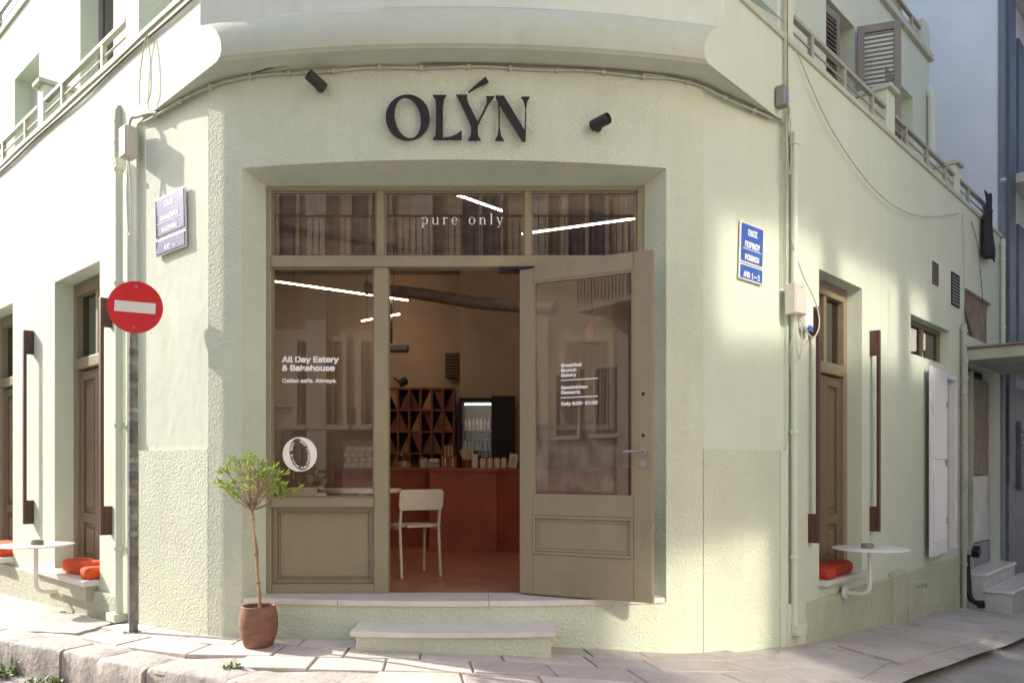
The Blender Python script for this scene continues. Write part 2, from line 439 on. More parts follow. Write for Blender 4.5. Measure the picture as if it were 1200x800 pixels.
def patch(poly, lift, m):
    b = MB(); n = len(poly)
    cx, cy = sum(p[0] for p in poly) / n, sum(p[1] for p in poly) / n
    ring = []
    for i in range(n):
        a, c = poly[i], poly[(i + 1) % n]
        for k in range(5):
            t = k / 5; ring.append((a[0] + (c[0] - a[0]) * t + random.uniform(-.018, .018), a[1] + (c[1] - a[1]) * t + random.uniform(-.018, .018)))
    N_ = len(ring)
    top = [(x, y, gz(x, y) + lift) for x, y in ring]; mid = [(cx + (x - cx) * .55, cy + (y - cy) * .55, gz(cx + (x - cx) * .55, cy + (y - cy) * .55) + lift + .003) for x, y in ring]
    bot = [(x, y, gz(x, y) - .03) for x, y in ring]
    b.add(bot + top + mid + [(cx, cy, gz(cx, cy) + lift + .003)], [(i, (i + 1) % N_, N_ + (i + 1) % N_, N_ + i) for i in range(N_)] + [(N_ + i, N_ + (i + 1) % N_, 2 * N_ + (i + 1) % N_, 2 * N_ + i) for i in range(N_)] + [(2 * N_ + i, 2 * N_ + (i + 1) % N_, 3 * N_) for i in range(N_)])
    return b.build('concrete_patch', m, pavement, recalc=False)
patch([(1.55, 4.55), (2.25, 5.1), (2.75, 5.75), (2.35, 6.05), (1.95, 5.72), (1.6, 5.15)], .006, M_conc2)
patch([(2.8, 5.72), (3.6, 6.5), (4.6, 7.5), (4.25, 7.9), (3.3, 6.95), (2.55, 6.18)], .010, M_concrete)
patch([(-4.9, 6.75), (-3.75, 5.95), (-3.15, 5.75), (-3.1, 6.1), (-4.3, 7.2)], .006, M_conc2)
# kerb stones
kerb = thing('kerb', 'worn stone kerb curving round the corner pavement', 'kerb', T(-2, 4.6, 0))
kerb['kind'] = 'structure'; del kerb['category']
def kerb_pt(t):
    pass
pts = []
for (a, b), (c, d) in zip(KERB[1:], KERB[2:]):
    n = max(1, int(math.hypot(c - a, d - b) / .05))
    pts += [(a + (c - a) * i / n, b + (d - b) * i / n) for i in range(n)]
i = 6
rk = random.Random(3)
while i < len(pts) - 16:
    n = rk.randint(9, 13); j = min(i + n, len(pts) - 1)
    a, b = Vector(pts[i]), Vector(pts[j]); dv = (b - a); ln = dv.length; dv.normalize(); nv = Vector((-dv.y, dv.x))   # nv points to the wall
    if a.x > 2.2: i = j; continue
    a = a + dv * .007; b = b - dv * .007
    hh = rk.uniform(-.006, .01); skew = rk.uniform(-.012, .012)
    bm = bmesh.new()
    k = 8; prof = [(0.0, -.26), (-.003, -.12), (.0, -.018), (.010, -.003), (.026, .003), (.12, .005), (.232, .003), (.24, -.02), (.24, -.2)]
    grid = []
    for q in range(k + 1):
        t = q / k; base = a + (b - a) * t
        row = []
        for (w, z) in prof:
            e = .006 * math.sin(t * 9 + i) + rk.uniform(-.003, .003)
            endr = .012 if q in (0, k) and z > -.05 else 0
            p = base + nv * (w + skew + (e if w < .1 else 0))
            row.append(bm.verts.new((p.x, p.y, gz(p.x, p.y) + z + hh + .012 - endr + rk.uniform(-.002, .002))))
        grid.append(row)
    for q in range(k):
        for w in range(len(prof) - 1):
            bm.faces.new((grid[q][w], grid[q + 1][w], grid[q + 1][w + 1], grid[q][w + 1]))
    bm.faces.new(grid[0]); bm.faces.new(list(reversed(grid[-1])))
    b_ = MB().from_bm(bm); b_.build('kerb_stone', M_kerb, kerb, smooth=50)
    i = j

# ------------------------------------------------------------------ the corner building
BLD = thing('corner_building', 'pale sage green corner building with rounded front and olive glazed shopfront', 'building', T(X0, 6, 0))
ZT = 3.833; ZO = 3.221; ZS = .365; FY = 5.42; FX0, FX1 = -1.6875, .908; FZ1 = 3.164
def pl(a, b, n, o=0): return [poff(d, o) for d in span(a, b, n)]
# piers, lintel, apron
m_ = MB().prism(pl(-1.69, -1.413, 8) + [(FX0, FY - .005), (FX0, 5.62), (-2.0, 5.75)], -.7, ZT)
m_.build('pier', M_rough, BLD, smooth=20)
m_ = MB().prism(pl(1.413, 1.69, 8) + [(1.25, 5.75), (FX1, 5.62), (FX1, FY - .005)], -.7, ZT)
m_.build('pier', M_rough, BLD, smooth=20)
arc = pl(-1.413, 1.413, 40)
m_ = MB().prism(arc + [(FX1, FY), (FX1, 5.62), (FX0, 5.62), (FX0, FY)], [ZO] * 41 + [FZ1 - .004] * 4, ZT - .001)
m_.build('lintel', M_rough, BLD, smooth=20)
m_ = MB().prism(arc + [(FX1, FY), (FX1, 5.62), (FX0, 5.62), (FX0, FY)], -.7, .328)
m_.build('apron_wall', M_rough, BLD, smooth=20)
# threshold slabs
cuts = [-1.40, -.75, .235, 1.40]
for a, b in zip(cuts, cuts[1:]):
    m_ = MB().prism(pl(a + .002, b - .002, 12, .014) + [(X0 + (b - .002) * .94, FY + .03), (X0 + (a + .002) * .94, FY + .03)], .330, ZS)
    m_.build('threshold_slab', M_marble, BLD, smooth=20)
# smooth panels and the rough dado below them
for sg in (-1, 1):
    a, b = (-2.47, -1.694) if sg < 0 else (1.694, 2.47)
    inn = [(X0 + 1.72 * sg, 5.75), (X0 + 2.3 * sg, 6.2)] if sg < 0 else [(X0 + 2.3, 6.2), (X0 + 1.72, 5.75)]
    q = pl(a, b, 6, -.022)
    poly = q + (inn if sg < 0 else inn)
    MB().prism(poly, 1.2, ZT + .3).build('smooth_panel', M_smooth, BLD, smooth=20)
    q = pl(a + (.03 if sg < 0 else 0), b - (.05 if sg > 0 else 0), 6, .0)
    MB().prism(q + inn, -.8, 1.354).build('dado', M_rough, BLD, smooth=20)
    # corner strip between the dado and the facade
    d = 2.43 * sg
    p0, p1 = poff(2.40 * sg, .012), poff(2.47 * sg, .012)
    if sg > 0: MB().prism([p0, p1, (p1[0] - .1, p1[1] + .12), (p0[0] - .1, p0[1] + .12)], -.8, 1.36).build('corner_strip', M_smooth, BLD)

# cornice swept round the corner, cut off by the two facade planes
prof = [(0, ZT), (.06, ZT + .006), (.165, ZT + .022), (.178, ZT + .036), (.188, ZT + .040), (.197, ZT + .075), (.196, ZT + .115), (.186, ZT + .165), (.163, ZT + .225), (.128, ZT + .280), (.09, ZT + .318), (.056, ZT + .338), (.05, ZT + .347)]
def coff(d, o):
    if o <= 0: return poff(d, 0)
    x, y = X0 + d, 5.115 + d * d / 13.7; t = d / 6.85; l = math.hypot(t, 1)
    return (x + t / l * o, y - o / l)
def cross_d(o, side):
    """where the corner curve offset outwards by o meets the facade plane"""
    base, nn = (L0, NLo) if side < 0 else (R0, NRo)
    b2 = Vector((base.x, base.y)); prev = None
    for d in span(2.2, .5, 1500):
        p = Vector(coff(d * side, o)); dist = (p - b2).dot(nn)
        if dist <= 1e-6: return d, (p - b2).length
    return 1.0, 1.4
def cross_s(o, side): return cross_d(o, side)[1]
def sweep(prof, name, m):
    b = MB(); NS = 120; n = len(prof)
    ends = [(-cross_d(o, -1)[0] if o > 0 else -2.47, cross_d(o, 1)[0] if o > 0 else 2.47) for o, z in prof]
    for i in range(NS + 1):
        for (o, z), (dl, dr_) in zip(prof, ends):
            p = coff(dl + (dr_ - dl) * i / NS, o); b.v.append((p[0], p[1], z))
    b.f = [(i * n + j, (i + 1) * n + j, (i + 1) * n + j + 1, i * n + j + 1) for i in range(NS) for j in range(n - 1)]
    return b.build(name, m, BLD, smooth=30, recalc=False)
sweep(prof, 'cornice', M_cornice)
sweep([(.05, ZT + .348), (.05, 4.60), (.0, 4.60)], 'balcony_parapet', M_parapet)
# ------------------------------------------------------------------ side facades
def wall_with_holes(x0, x1, z0, z1, holes, th, name, m, M, skin=.0):
    xs = sorted(set([x0, x1] + [h[0] for h in holes] + [h[1] for h in holes])); zs = sorted(set([z0, z1] + [h[2] for h in holes] + [h[3] for h in holes]))
    b = MB()
    def hole(x, z): return any(h[0] < x < h[1] and h[2] < z < h[3] for h in holes)
    for i in range(len(xs) - 1):
        for j in range(len(zs) - 1):
            if hole((xs[i] + xs[i + 1]) / 2, (zs[j] + zs[j + 1]) / 2): continue
            b.add([(xs[i], skin, zs[j]), (xs[i + 1], skin, zs[j]), (xs[i + 1], skin, zs[j + 1]), (xs[i], skin, zs[j + 1])], [(0, 1, 2, 3)])
    for h in holes:
        a, c, e, f = h[:4]; t = h[4] if len(h) > 4 else th
        b.add([(a, skin, e), (a, skin, f), (a, t, f), (a, t, e)], [(0, 1, 2, 3)])
        b.add([(c, skin, e), (c, t, e), (c, t, f), (c, skin, f)], [(0, 1, 2, 3)])
        b.add([(a, skin, f), (c, skin, f), (c, t, f), (a, t, f)], [(0, 1, 2, 3)])
        b.add([(a, skin, e), (a, t, e), (c, t, e), (c, skin, e)], [(0, 1, 2, 3)])
    b.add([(x0, skin, z0), (x0, skin, z1), (x0, th, z1), (x0, th, z0)], [(0, 1, 2, 3)])
    b.add([(x1, skin, z0), (x1, th, z0), (x1, th, z1), (x1, skin, z1)], [(0, 1, 2, 3)])
    b.add([(x0, skin, z1), (x1, skin, z1), (x1, th, z1), (x0, th, z1)], [(0, 1, 2, 3)])
    return b.build(name, m, BLD, M, recalc=False)

ZP = 4.45
LH = [(-1.875, -.75, .30, 2.935, .30), (-4.30, -3.18, .30, 2.935, .30), (-6.7, -5.6, .30, 2.935, .30)]
wl = wall_with_holes(-11, 0, -.9, ZP, LH, .32, 'side_wall', M_smooth, FL)
RH = [(.62, 1.59, .30, 2.85, .26), (2.98, 4.42, 2.41, 2.82, .22), (4.12, 4.62, .27, 2.31, .22), (5.06, 6.44, 2.87, 3.44, .2), (5.08, 6.62, -.7, 2.52, .16)]
wr = wall_with_holes(0, 6.95, -1.2, ZP, RH, .3, 'side_wall', M_smooth, FR)
# wall above the corner panels: flat continuation of each facade ending in the cornice profile
for side, M in ((-1, FL), (1, FR)):
    edge = [(cross_s(o, side), z) for (o, z) in prof[2:13]]
    sA = edge[0][0]; sP = edge[-1][0]
    poly = [(0, ZT)] + edge + [(sP, ZP)] + [(0, ZP)]
    if side > 0: poly = [(-x, z) for x, z in poly]
    MB().vprism(poly, 0.0, .05, None).build('facade_return', M_smooth, BLD, M)

# plinths
def pieces(parts, name, m, M):
    b = MB()
    for p in parts: b.box(*p)
    return b.build(name, m, BLD, M)
MB().bbox(-11, -.34, -.035, .02, -.9, .215, .008).build('plinth', M_plinth, BLD, FL)
MB().bbox(.30, 1.62, -.028, .02, -1.2, .16, .008).build('plinth', M_plinth, BLD, FR)
MB().bbox(1.62, 4.75, -.03, .02, -1.2, .165, .008).build('plinth', M_plinth, BLD, FR)
MB().bbox(2.28, 2.62, -.075, .0, -1.2, .21, .02).build('plinth_block', M_plinth, BLD, FR)
MB().bbox(-.02, .30, -.03, .02, -1.2, .19, .01).build('corner_base', M_smooth, BLD, FR)
# access hatch in the right plinth
hat = MB().bbox(2.80, 3.9, -.042, -.02, -.36, .06, .004).build('access_hatch', M_plinth, BLD, FR)
MB().tube([(3.0, -.05, -.0), (3.32, -.05, .0)], .006).tube([(3.34, -.05, .0), (3.34, -.05, -.06)], .005).build('hatch_bolt', M_grey, hat, FR, smooth=40)

# sills
MB().bbox(-2.09, -.74, -.13, .30, .255, .305, .006).build('window_sill', M_marble, BLD, FL)
MB().box(-2.03, -.80, -.09, .0, .13, .254).build('sill_support', M_plinth, BLD, FL)
MB().bbox(-4.42, -3.12, -.13, .30, .255, .305, .006).build('window_sill', M_marble, BLD, FL)
MB().bbox(-6.8, -5.5, -.13, .30, .255, .305, .006).build('window_sill', M_marble, BLD, FL)
MB().bbox(.60, 1.65, -.07, .26, .262, .305, .006).build('window_sill', M_marble, BLD, FR)

def side_window(x0, x1, z0, z1, y, M, leaf=1):
    """tall timber window with transom light, closed panelled leaves"""
    fr = MB()
    w = .085
    fr.bbox(x0, x0 + w, y - .06, y + .05, z0, z1, .006); fr.bbox(x1 - w, x1, y - .06, y + .05, z0, z1, .006)
    fr.bbox(x0 + w, x1 - w, y - .06, y + .05, z1 - .12, z1, .006)
    fr.bbox(x0 + w, x1 - w, y - .075, y + .05, z1 - .80, z1 - .70, .008)
    fr.bbox((x0 + x1) / 2 - .03, (x0 + x1) / 2 + .03, y - .05, y + .04, z1 - .70, z1 - .12, .006)
    o = fr.build('window_frame', M_sidefr, BLD, M)
    for a, b in ((x0 + w, (x0 + x1) / 2 - .03), ((x0 + x1) / 2 + .03, x1 - w)):
        MB().box(a, b, y - .004, y + .004, z1 - .70, z1 - .12).build('pane', G_dark, o, M)
    xm = (x0 + x1) / 2
    for a, b in ((x0 + w + .004, xm - .004), (xm + .004, x1 - w - .004)):
        lf = MB()
        lf.bbox(a, a + .09, y - .035, y + .015, z0 + .005, z1 - .81, .005); lf.bbox(b - .09, b, y - .035, y + .015, z0 + .005, z1 - .81, .005)
        for k in (z0 + .005, z0 + .42, z1 - .90): lf.bbox(a + .09, b - .09, y - .035, y + .015, k, k + .085, .005)
        lf.box(a + .09, b - .09, y - .01, y + .01, z0 + .05, z1 - .83)
        lf.bbox(a + .13, b - .13, y - .026, y - .005, z0 + .14, z0 + .37, .01)
        lf.bbox(a + .13, b - .13, y - .026, y - .005, z0 + .56, z1 - .96, .01)
        lf.build('shutter_leaf', M_panel, o, M)
for h in LH: side_window(h[0], h[1], .306, h[3] - .002, .22, FL)
side_window(.62, 1.59, .306, 2.848, .19, FR)
# high horizontal window, right facade
fr = MB()
for x in (2.98, 3.72, 4.36): fr.bbox(x, x + .06, .10, .18, 2.41, 2.82, .005)
fr.bbox(3.04, 4.36, .10, .18, 2.77, 2.82, .005); fr.bbox(3.04, 4.36, .10, .18, 2.41, 2.46, .005)
hw = fr.build('window_frame', M_sidefr, BLD, FR)
MB().box(3.04, 3.72, .13, .14, 2.46, 2.77).build('pane', G_dark, hw, FR)
MB().box(3.78, 4.36, .13, .14, 2.46, 2.77).build('pane', G_dark, hw, FR)
MB().box(2.9, 4.5, .2, .29, 2.3, 2.9).build('window_back', M_panel, hw, FR)
# white leaf door, folded open
def tilt(x, y, a): return FR @ T(x, y, 0) @ RZ(a)
LA = tilt(4.115, -.02, rad(180 + 3))
lw = MB().bbox(.0, .72, -.0, .035, .27, 2.31, .006).bbox(.08, .64, .03, .045, .42, 1.2, .006).bbox(.08, .64, .03, .045, 1.32, 2.18, .006).build('white_shutter', M_plasticw, BLD, LA)
for z in (.6, 1.25, 1.9): MB().bbox(.02, .10, .034, .05, z, z + .07, .003).build('hinge', M_grey, lw, LA)
wf = MB().bbox(4.12, 4.17, -.03, .1, .27, 2.31, .005).bbox(4.57, 4.62, -.03, .1, .27, 2.31, .005).bbox(4.17, 4.57, -.03, .1, 2.25, 2.31, .005).build('white_frame', M_plasticw, BLD, FR)
for k in range(8): MB().bbox(4.17, 4.57, .045, .07, .28 + k * .246, .52 + k * .246, .005).build('tile', M_tilepink, wf, FR)
MB().box(4.0, 4.7, .2, .25, .2, 2.4).build('opening_back', M_dark, BLD, FR)
# vents with slats
def vent(x0, x1, z0, z1, n, M, m):
    f = MB()
    f.bbox(x0 - .02, x1 + .02, -.012, .0, z0 - .02, z0, .003); f.bbox(x0 - .02, x1 + .02, -.012, .0, z1, z1 + .02, .003)
    f.bbox(x0 - .02, x0, -.012, .0, z0, z1, .003); f.bbox(x1, x1 + .02, -.012, .0, z0, z1, .003)
    f.box(x0, x1, -.003, -.001, z0, z1)
    o = f.build('vent_grille', M_dark if m is None else m, BLD, M)
    h = (z1 - z0) / n
    for k in range(n):
        s_ = MB(); zc = z0 + h * (k + .5)
        s_.add([(x0, -.014, zc - h * .35), (x1, -.014, zc - h * .35), (x1, -.004, zc + h * .25), (x0, -.004, zc + h * .25), (x0, -.012, zc - h * .42), (x1, -.012, zc - h * .42), (x1, -.002, zc + h * .18), (x0, -.002, zc + h * .18)],
               [(0, 1, 2, 3), (7, 6, 5, 4), (0, 4, 5, 1), (2, 6, 7, 3), (1, 5, 6, 2), (0, 3, 7, 4)])
        s_.build('slat', M_louv, o, M)
vent(3.75, 3.92, 3.28, 3.49, 8, FR, M_bar)
vent(4.49, 4.79, 3.16, 3.51, 9, FR, None)
# pleated sheet in the upper opening near the far end
fan = MB().box(5.06, 6.44, .06, .1, 2.87, 3.44).build('opening_back', M_brownpink, BLD, FR)
for k in range(15):
    t = k / 14; x = 5.09 + 1.32 * t; xb = 5.62 + .32 * t
    MB().tube([(x, .045, 3.43), (xb, .04, 2.89)], .012, 6).build('pleat', M_brownpink, fan, FR)

# ------------------------------------------------------------------ upper storey, set back behind the balcony
SB = .50
ULH = [(-2.74, -1.83, 4.2, 6.6, .25), (-5.05, -4.08, 5.2, 6.05, .25), (-8.2, -7.2, 4.2, 6.4, .25)]
def up(M): return M @ T(0, SB, 0)
def upper_wall(x0, x1, z0, z1, holes, M, name='upper_wall'):
    return wall_with_holes(x0, x1, z0, z1, holes, .3, name, M_smooth, up(M))
upper_wall(-11, .7, 3.6, 6.80, ULH, FL)
URH = [(2.03, 2.80, 4.0, 5.90, .28), (3.74, 4.19, 5.15, 5.84, .3), (4.285, 4.77, 5.15, 5.82, .3)]
upper_wall(-.7, 5.45, 3.6, 6.52, URH, FR)
MB().box(5.43, 5.45, .3, 6, 3.6, 6.52).build('upper_end_wall', M_smooth, BLD, up(FR))
MB().box(5.45, 6.95, SB, 6, 3.4, 3.9).build('low_roof', M_canopy, BLD, FR)
MB().box(-.3, 6.9, 2.6, 9, 6.5, 15).build('added_roof_block', M_smooth, BLD, FR)  # unseen mass added on the roof to keep sun off the neighbour's wall
MB().box(-9, .5, 2.6, 7, 6.5, 11.5).build('added_roof_block', M_smooth, BLD, FL)  # companion block added on the left roof, set back from the terrace
# balcony floors and parapet caps
MB().box(-11, 0, .03, SB, 3.9, 3.96).build('balcony_floor', M_smooth, BLD, FL)
MB().box(0, 6.95, .03, SB, 3.9, 3.96).build('balcony_floor', M_smooth, BLD, FR)
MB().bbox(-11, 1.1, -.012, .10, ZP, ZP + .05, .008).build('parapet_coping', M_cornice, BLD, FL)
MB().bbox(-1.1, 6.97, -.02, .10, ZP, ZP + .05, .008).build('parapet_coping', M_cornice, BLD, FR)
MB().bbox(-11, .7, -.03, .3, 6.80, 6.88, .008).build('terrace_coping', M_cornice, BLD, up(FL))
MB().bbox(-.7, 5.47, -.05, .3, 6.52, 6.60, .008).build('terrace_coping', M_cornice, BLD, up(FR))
def partition(x, z1, M, w=.16):
    MB().bbox(x - w / 2, x + w / 2, .012, SB + .02, 3.97, z1, .006).build('balcony_partition', M_smooth, BLD, M)
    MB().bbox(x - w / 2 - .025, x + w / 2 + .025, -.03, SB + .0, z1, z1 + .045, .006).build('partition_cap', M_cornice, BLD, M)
partition(-2.33, 4.90, FL, .17); partition(2.42, 4.92, FR, .22); partition(4.82, 4.86, FR, .2)
MB().bbox(-.24, .02, .012, .3, 3.97, 6.5, .006).build('balcony_pillar', M_smooth, BLD, FL)
MB().bbox(-.12, .16, .012, .3, 3.97, 6.5, .006).build('balcony_pillar', M_smooth, BLD, FR)
def railing(x0, x1, n, M, h0=ZP + .05, h1=4.75):
    rb = MB().bbox(x0, x1, .01, .055, h1 - .035, h1, .006)
    o = rb.build('railing', M_rail, BLD, M)
    MB().tube([(x0, .03, (h0 + h1) / 2 - .01), (x1, .03, (h0 + h1) / 2 - .01)], .009, 8).build('rail', M_rail, o, M, smooth=40)
    for k in range(n):
        x = x0 + (x1 - x0) * (k + .5) / n
        MB().bbox(x - .02, x + .02, .012, .052, h0 - .01, h1 - .034, .004).build('post', M_rail, o, M)
railing(-2.22, -.26, 2, FL); railing(-4.8, -2.44, 3, FL); railing(-8, -5, 3, FL)
railing(.18, 2.28, 3, FR); railing(2.55, 4.70, 3, FR); railing(4.94, 6.6, 2, FR)
railing(.3, .98, 1, FL); railing(-.98, -.2, 1, FR)
railing(-9, 0, 7, up(FL), 6.88, 7.2)
railing(1.0, 5.15, 6, up(FR), 6.60, 6.88)
MB().bbox(5.16, 5.44, -.01, .28, 6.60, 6.98, .006).build('terrace_pier', M_smooth, BLD, up(FR))
# upper windows
for h in (ULH[0], ULH[2]):
    f = MB(); y = .18
    for x in (h[0], h[1] - .07): f.bbox(x, x + .07, y, y + .06, h[2], h[3], .005)
    f.bbox(h[0] + .07, h[1] - .07, y, y + .06, h[3] - .08, h[3], .005)
    xm = (h[0] + h[1]) / 2; f.bbox(xm - .03, xm + .03, y, y + .06, h[2], h[3] - .08, .005)
    o = f.build('window_frame', M_louv, BLD, up(FL))
    MB().box(h[0] + .07, h[1] - .07, y + .02, y + .03, h[2], h[3] - .08).build('pane', G_dark, o, up(FL))
    MB().box(h[0], h[1], .24, .26, h[2], h[3]).build('window_back', M_dark, o, up(FL))
for M, hs in ((FL, [ULH[1]]), (FR, URH[1:])):
    for h in hs:
        MB().box(h[0], h[1], h[4] - .06, h[4] - .02, h[2], h[3]).build('niche_back', M_smooth, BLD, up(M))
h = URH[0]
MB().box(h[0], h[1], .22, .27, h[2], h[3]).build('window_back', M_dark, BLD, up(FR))
def louvre(x, y, ang, w, M, z0=4.02, z1=5.62):
    F = M @ T(x, y, 0) @ RZ(ang)
    f = MB()
    f.bbox(0, .07, -.02, .02, z0, z1, .004); f.bbox(w - .07, w, -.02, .02, z0, z1, .004)
    for a in (z0, z0 + .72, z1 - .08): f.bbox(.07, w - .07, -.02, .02, a, a + .08, .004)
    o = f.build('louvred_shutter', M_louv, BLD, F)
    for (a, b) in ((z0 + .08, z0 + .72), (z0 + .80, z1 - .08)):
        n = int((b - a) / .045)
        for k in range(n):
            z = a + (b - a) * (k + .5) / n
            R_ = T(w / 2, 0, z) @ Matrix.Rotation(rad(38), 4, 'X')
            MB().box(-(w / 2 - .068), w / 2 - .068, -.030, .030, -.004, .004, R_).build('slat', M_louv, o, F)
louvre(2.04, SB + .05, rad(-4), .37, FR, 4.02, 5.86)
louvre(2.79, SB - .03, rad(-66), .42, FR, 4.02, 5.88)
# small wall plugs and arched niche shape on the left facade
# ------------------------------------------------------------------ downpipes
def downpipe(name_lab, x, y, z0, z1, M, r=.029, m=None, outx=-.12):
    p = MB().tube([(x, y, z1), (x, y, z0 + .05)], r, 14).build('downpipe', m or M_smooth, BLD, M, smooth=40)
    for z in (z0 + .55, z0 + 1.5, z0 + 2.6, z1 - .1):
        MB().lathe([(r + .006, 0), (r + .010, .008), (r + .010, .026), (r + .006, .034)], 14, T(x, y, z)).build('pipe_collar', m or M_smooth, p, M, smooth=40)
    return p
d = downpipe('', -.22, -.045, .04, 3.62, FL)
MB().bbox(-.34, -.17, -.10, .0, .035, .10, .006).build('outlet', M_smooth, d, FL)
MB().box(-.342, -.338, -.085, -.02, .045, .09).build('outlet_mouth', M_dark, d, FL)
d = downpipe('', .055, -.04, -.02, 3.78, FR, .026)
MB().bbox(.02, .15, -.10, -.03, -.045, .04, .005).build('outlet', M_smooth, d, FR)
MB().box(.149, .153, -.09, -.04, -.035, .03).build('outlet_mouth', M_bar, d, FR)
downpipe('', 4.84, -.05, -.5, 2.95, FR, .03, M_canopy)
downpipe('', 4.93, -.045, -.3, 2.60, FR, .022, M_smooth)
downpipe('', 6.86, -.05, 2.6, 4.4, FR, .03)
d = MB().tube([(5.33, SB - .06, 4.0), (5.33, SB - .06, 6.0), (5.35, SB - .02, 6.12), (5.38, SB + .06, 6.15)], .05, 12).build('vent_pipe', M_smooth, BLD, FR, smooth=40)
# capped pipe stub (half-round recess) above the left box
MB().lathe([(.055, 0), (.055, .36), (.05, .42), (.03, .455), (.0, .465)], 16, T(-.33, .012, 3.62)).build('pipe_cap', M_plinth, BLD, FL, smooth=40)
# ------------------------------------------------------------------ entrance at the far end: canopy, door recess, steps
MB().bbox(5.0, 7.0, -.66, .0, 2.53, 2.67, .01).build('canopy', M_canopy, BLD, FR)
MB().bbox(4.96, 7.0, -.70, .0, 2.672, 2.70, .01).build('canopy_roofing', M_brownpink, BLD, FR)
dj = MB().box(5.0, 6.7, .15, .2, -.8, 2.6).build('entrance_back', M_dark, BLD, FR)
MB().bbox(5.10, 5.45, .05, .14, -.05, 2.4, .01).build('marble_panel', M_brownpink, dj, FR)
MB().bbox(5.52, 6.55, .05, .14, .25, 1.12, .01).build('marble_panel', M_marble_old, dj, FR)
MB().bbox(5.52, 6.55, .06, .14, 1.13, 2.4, .01).build('marble_panel', M_brownpink, dj, FR)
MB().bbox(5.52, 6.55, .04, .14, -.05, .24, .01).build('marble_panel', M_slate2, dj, FR)
MB().bbox(5.46, 5.51, .0, .14, -.05, 2.45, .006).build('door_jamb', M_canopy, dj, FR)
MB().bbox(5.0, 6.72, -.22, .14, -.8, -.09, .01).build('entrance_step', M_marble_old, BLD, FR)
MB().bbox(5.0, 6.72, -.24, .14, -.088, -.05, .008).build('step_tread', M_marble, BLD, FR)
MB().bbox(5.0, 7.0, -.52, -.22, -.9, -.27, .01).build('entrance_step', M_marble_old, BLD, FR)
MB().bbox(4.98, 7.02, -.54, -.22, -.268, -.23, .008).build('step_tread', M_marble, BLD, FR)

# ------------------------------------------------------------------ front step
st = MB().prism([(-.955, 4.835), (-.37, 4.79), (.24, 4.825), (.24, 5.17), (-.955, 5.17)], -.3, .198).build('front_step', M_rough, BLD)
bm = bmesh.new()
q = [(-.985, 4.81), (-.68, 4.775), (-.37, 4.765), (-.06, 4.775), (.268, 4.80), (.268, 5.15), (-.985, 5.15)]
MB().prism(q, .199, .230).build('step_tread', M_marble, st)

# ------------------------------------------------------------------ shopfront joinery
SF = MB()
def fb(x0, x1, z0, z1, y0=FY, y1=FY + .09, b=.006): SF.bbox(x0, x1, y0, y1, z0, z1, b)
def px(x, D=FY): return (x - 600) / 925 * D
def pz(y, D=FY): return EYE - (y - 548) / 925 * D
zA, zB = pz(300), pz(313)          # transom rail
XL0, XL1 = px(320), px(438)        # left light
XD0, XD1 = px(455), px(610)        # door opening
fb(FX0, XL0 - .012, ZS, FZ1); fb(px(747), FX1, ZS, FZ1)
fb(XL0 - .012, px(747), pz(223), FZ1)                     # head
fb(XL0 - .012, px(747), zB, zA, FY - .012, FY + .10)      # transom rail
for x in (441, 614.5):                                    # upper mullions
    fb(px(x), px(x + 9 if x < 500 else x + 8), zA, pz(223))
fb(XL1 + .0, XD0, ZS, zB)                                 # mullion left of the door
fb(XD1, XD1 + .075, ZS, zB)                               # right jamb
fb(XL0 - .012, XL1, pz(594), pz(583), FY - .015, FY + .09)  # bottom rail of light
fb(XL0 - .012, XL1, ZS, pz(684))                          # plinth rail
fb(XD1 + .075, px(747), pz(594), pz(583)); fb(XD1 + .075, px(747), ZS, pz(684))
frame = SF.build('shopfront_frame', M_frame, BLD)
frame['label'] = 'olive painted timber shopfront frame'
# nested mouldings and panels below the lights
for a, b in ((XL0 - .012, XL1), (XD1 + .075, px(747))):
    z0, z1 = pz(684), pz(594)
    mo = MB()
    for k, (ins, yy) in enumerate(((0, .028), (.03, .052))):
        A, B, C, D_ = a + ins, b - ins, z0 + ins, z1 - ins; w = .03 if k == 0 else .016
        mo.bbox(A, A + w, FY + yy, FY + .08, C, D_, .004); mo.bbox(B - w, B, FY + yy, FY + .08, C, D_, .004)
        mo.bbox(A + w, B - w, FY + yy, FY + .08, C, C + w, .004); mo.bbox(A + w, B - w, FY + yy, FY + .08, D_ - w, D_, .004)
    mo.build('moulding', M_sidefr, frame)
    MB().bbox(a + .046, b - .046, FY + .058, FY + .085, z0 + .046, z1 - .046, .004).build('panel', M_frame, frame)
def pane(x0, x1, z0, z1, y=FY + .035):
    be = MB(); w = .012
    be.box(x0, x0 + w, y - .012, y + .016, z0, z1); be.box(x1 - w, x1, y - .012, y + .016, z0, z1)
    be.box(x0 + w, x1 - w, y - .012, y + .016, z0, z0 + w); be.box(x0 + w, x1 - w, y - .012, y + .016, z1 - w, z1)
    be.build('glazing_bead', M_sidefr, frame)
    return MB().box(x0 + w, x1 - w, y - .003, y + .003, z0 + w, z1 - w).build('pane', G_pane, frame)
pane(XL0 - .012, px(441), zA, pz(223)); pane(px(450), px(614.5), zA, pz(223)); pane(px(622.5), px(747), zA, pz(223))
pane(XL0 - .012, XL1, pz(583), zB); pane(XD1 + .075, px(747), pz(583), zB)

